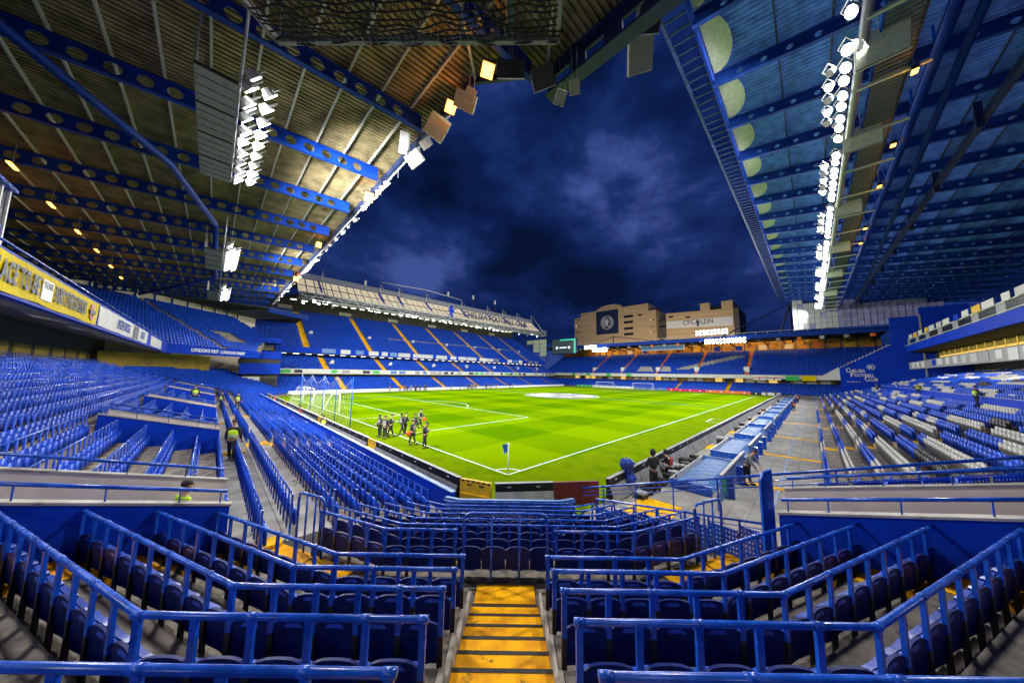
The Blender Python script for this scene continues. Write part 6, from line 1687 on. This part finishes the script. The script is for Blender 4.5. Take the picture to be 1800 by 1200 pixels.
for i in range(26):
    xx = random.choice([random.uniform(42, 52), random.uniform(54, 70), random.uniform(22, 34)])
    person((xx, 68.2+random.uniform(-0.8, 1.0), 0.0), R(random.uniform(200, 340)), dict(stride=(random.uniform(0, 0.2), -0.1)), 'distant person standing along the far touchline', vest=random.choice([None, None, 'hivis', None, 'hivis_orange']), group='people along the far touchline')

# ------------------------------------------------------------------ covered camera and odds and ends beside the corner
p = hit(1103, 862, 2, 0.0)
cv = thing('covered_camera', 'broadcast camera on a stand wrapped in a crumpled blue cover', 'camera', None, (p[0], p[1], -0.05))
vs = []; nu, nv = 22, 12
random.seed(9)
for j in range(nv+1):
    zz = 1.55*(1-j/nv); base = (0.27+0.06*math.sin(j*1.1)) if j > 1 else 0.14+0.13*j
    for i in range(nu):
        a = 2*math.pi*i/nu; rr = base*(1+0.22*math.sin(i*2.3+j*0.6)+0.12*random.uniform(-1, 1))
        sh = -0.16*max(0, 1-j/4.0)
        vs.append((rr*math.cos(a)*1.25+sh, rr*math.sin(a)+sh*0.3, zz))
fs = [(j*nu+i, (j+1)*nu+i, (j+1)*nu+(i+1) % nu, j*nu+(i+1) % nu) for j in range(nv) for i in range(nu)]+[tuple(range(nu))]
MB().add([(x*0.95, y_*0.95, z_*0.98) for x, y_, z_ in vs], fs).build('cover', 'tarp_blue', cv)
for a in range(3): MB().tube([(0,0,0.5),(0.45*math.cos(a*2.1),0.45*math.sin(a*2.1),0.0)], 0.025, 6).build('leg', 'black', cv)
# seated photographer with red bib beyond the cases
person((6.4, -6.0, -0.45), R(80), dict(lean=0.35, armL=HOLD, armR=HOLDR), 'seated photographer in black with a red bib behind the touchline boards', bib='red', hood=True)
# perforated panels and rail at the edge of the corner block, beside the concourse
pf = thing('perforated_fence', 'blue perforated panels with top rail dividing the corner block from the concourse', 'fence')
fpts = [hit(1012, 900, 2, 0.75), hit(1100, 905, 2, 0.78), hit(1180, 908, 2, 0.80), hit(1260, 912, 2, 0.85), hit(1330, 917, 2, 0.9), hit(1400, 905, 2, 1.1)]
F0, F1_ = v3(-2.2, -6.4, 0), v3(-2.4, -10.9, 0)
npn = 7
for i in range(npn):
    a, b = F0+(F1_-F0)*i/npn, F0+(F1_-F0)*(i+0.93)/npn
    zb = 0.15+0.13*i
    d = (b-a); L = np.linalg.norm(d); d = d/L
    mb = MB(); nx, nz = 9, 8; ph_ = 0.85
    for j in range(nz+1):
        z0 = zb+ph_*j/nz; mb.obox((a+b)/2+v3(0,0,z0), d*L/2, np.cross(d, (0,0,1))*0.012, v3(0,0,ph_/nz*0.33))
    for q in range(nx+1): mb.obox(a+d*L*q/nx+v3(0,0,zb+ph_/2), d*L/nx*0.33, np.cross(d, (0,0,1))*0.009, v3(0,0,ph_/2))
    mb.build('panel', 'rail_blue', pf)
    MB().tube([a+v3(0,0,0), a+v3(0,0,1.25+0.8*i/npn)], 0.025, 6).build('post', 'rail_blue', pf)
MB().tube([F0+v3(0,0,1.25), F1_+v3(0,0,2.05)], 0.028, 8).build('top_rail', 'rail_blue', pf, True)
for q in (0.12, 0.24): MB().tube([F0+v3(0,0,1.25-q), F1_+v3(0,0,2.05-q)], 0.010, 6).build('mid_rail', 'rail_blue', pf)
er_ = thing('boundary_rail', 'long sloping blue rail between the corner block and the touchline seats', 'rail')
a, b = hit(1012, 858, 0, -0.3), hit(1800, 803, 0, -0.3)
MB().tube([a, b], 0.035, 10).build('top_rail', 'rail_blue', er_, True)
for q in (0.16, 0.30): MB().tube([a-v3(0,0,q), b-v3(0,0,q)], 0.014, 6).build('mid_rail', 'rail_blue', er_)
for q in range(9): c_ = a+(b-a)*q/8; MB().tube([c_-v3(0,0,0.95), c_], 0.022, 6).build('post', 'rail_blue', er_)
mb = MB()
for i in range(6):
    a1 = hit(1440+i*62, 868-i*2, 0, -0.35); b1 = hit(1492+i*62, 867-i*2, 0, -0.35); d = unit(b1-a1); L = np.linalg.norm(b1-a1)
    mb = MB()
    for j in range(6): mb.obox((a1+b1)/2-v3(0,0,0.25)+v3(0,0,0.09*j), d*L/2, (0.012,0,0), (0,0,0.028))
    for q in range(9): mb.obox(a1+d*L*q/8-v3(0,0,0.02), d*L*0.03, (0.009,0,0), (0,0,0.26))
    mb.build('perforated_panel', 'wall_blue', er_)
bp = hit(1350, 905, 0, -2.6); tz = hit(1352, 826, 0, -2.6)[2]; hb = tz-0.85
bl_ = thing('blue_bollard', 'tall flat blue end panel standing at the end of the corner rows', 'post', None, (bp[0], bp[1], 0.85), -math.pi/4)
MB().prism([(-0.13,-0.03,0),(0.13,-0.03,0),(0.13,-0.03,hb),(-0.05,-0.03,hb-0.06),(-0.13,-0.03,hb-0.22)], (0,0.06,0)).build('panel', 'rail_blue', bl_); MB().box(-0.18,0.18,-0.14,0.14,0,0.03).build('base_plate', 'steel_navy', bl_)
bpy.data.scenes.remove(TMP)
print('SCRIPT DONE')
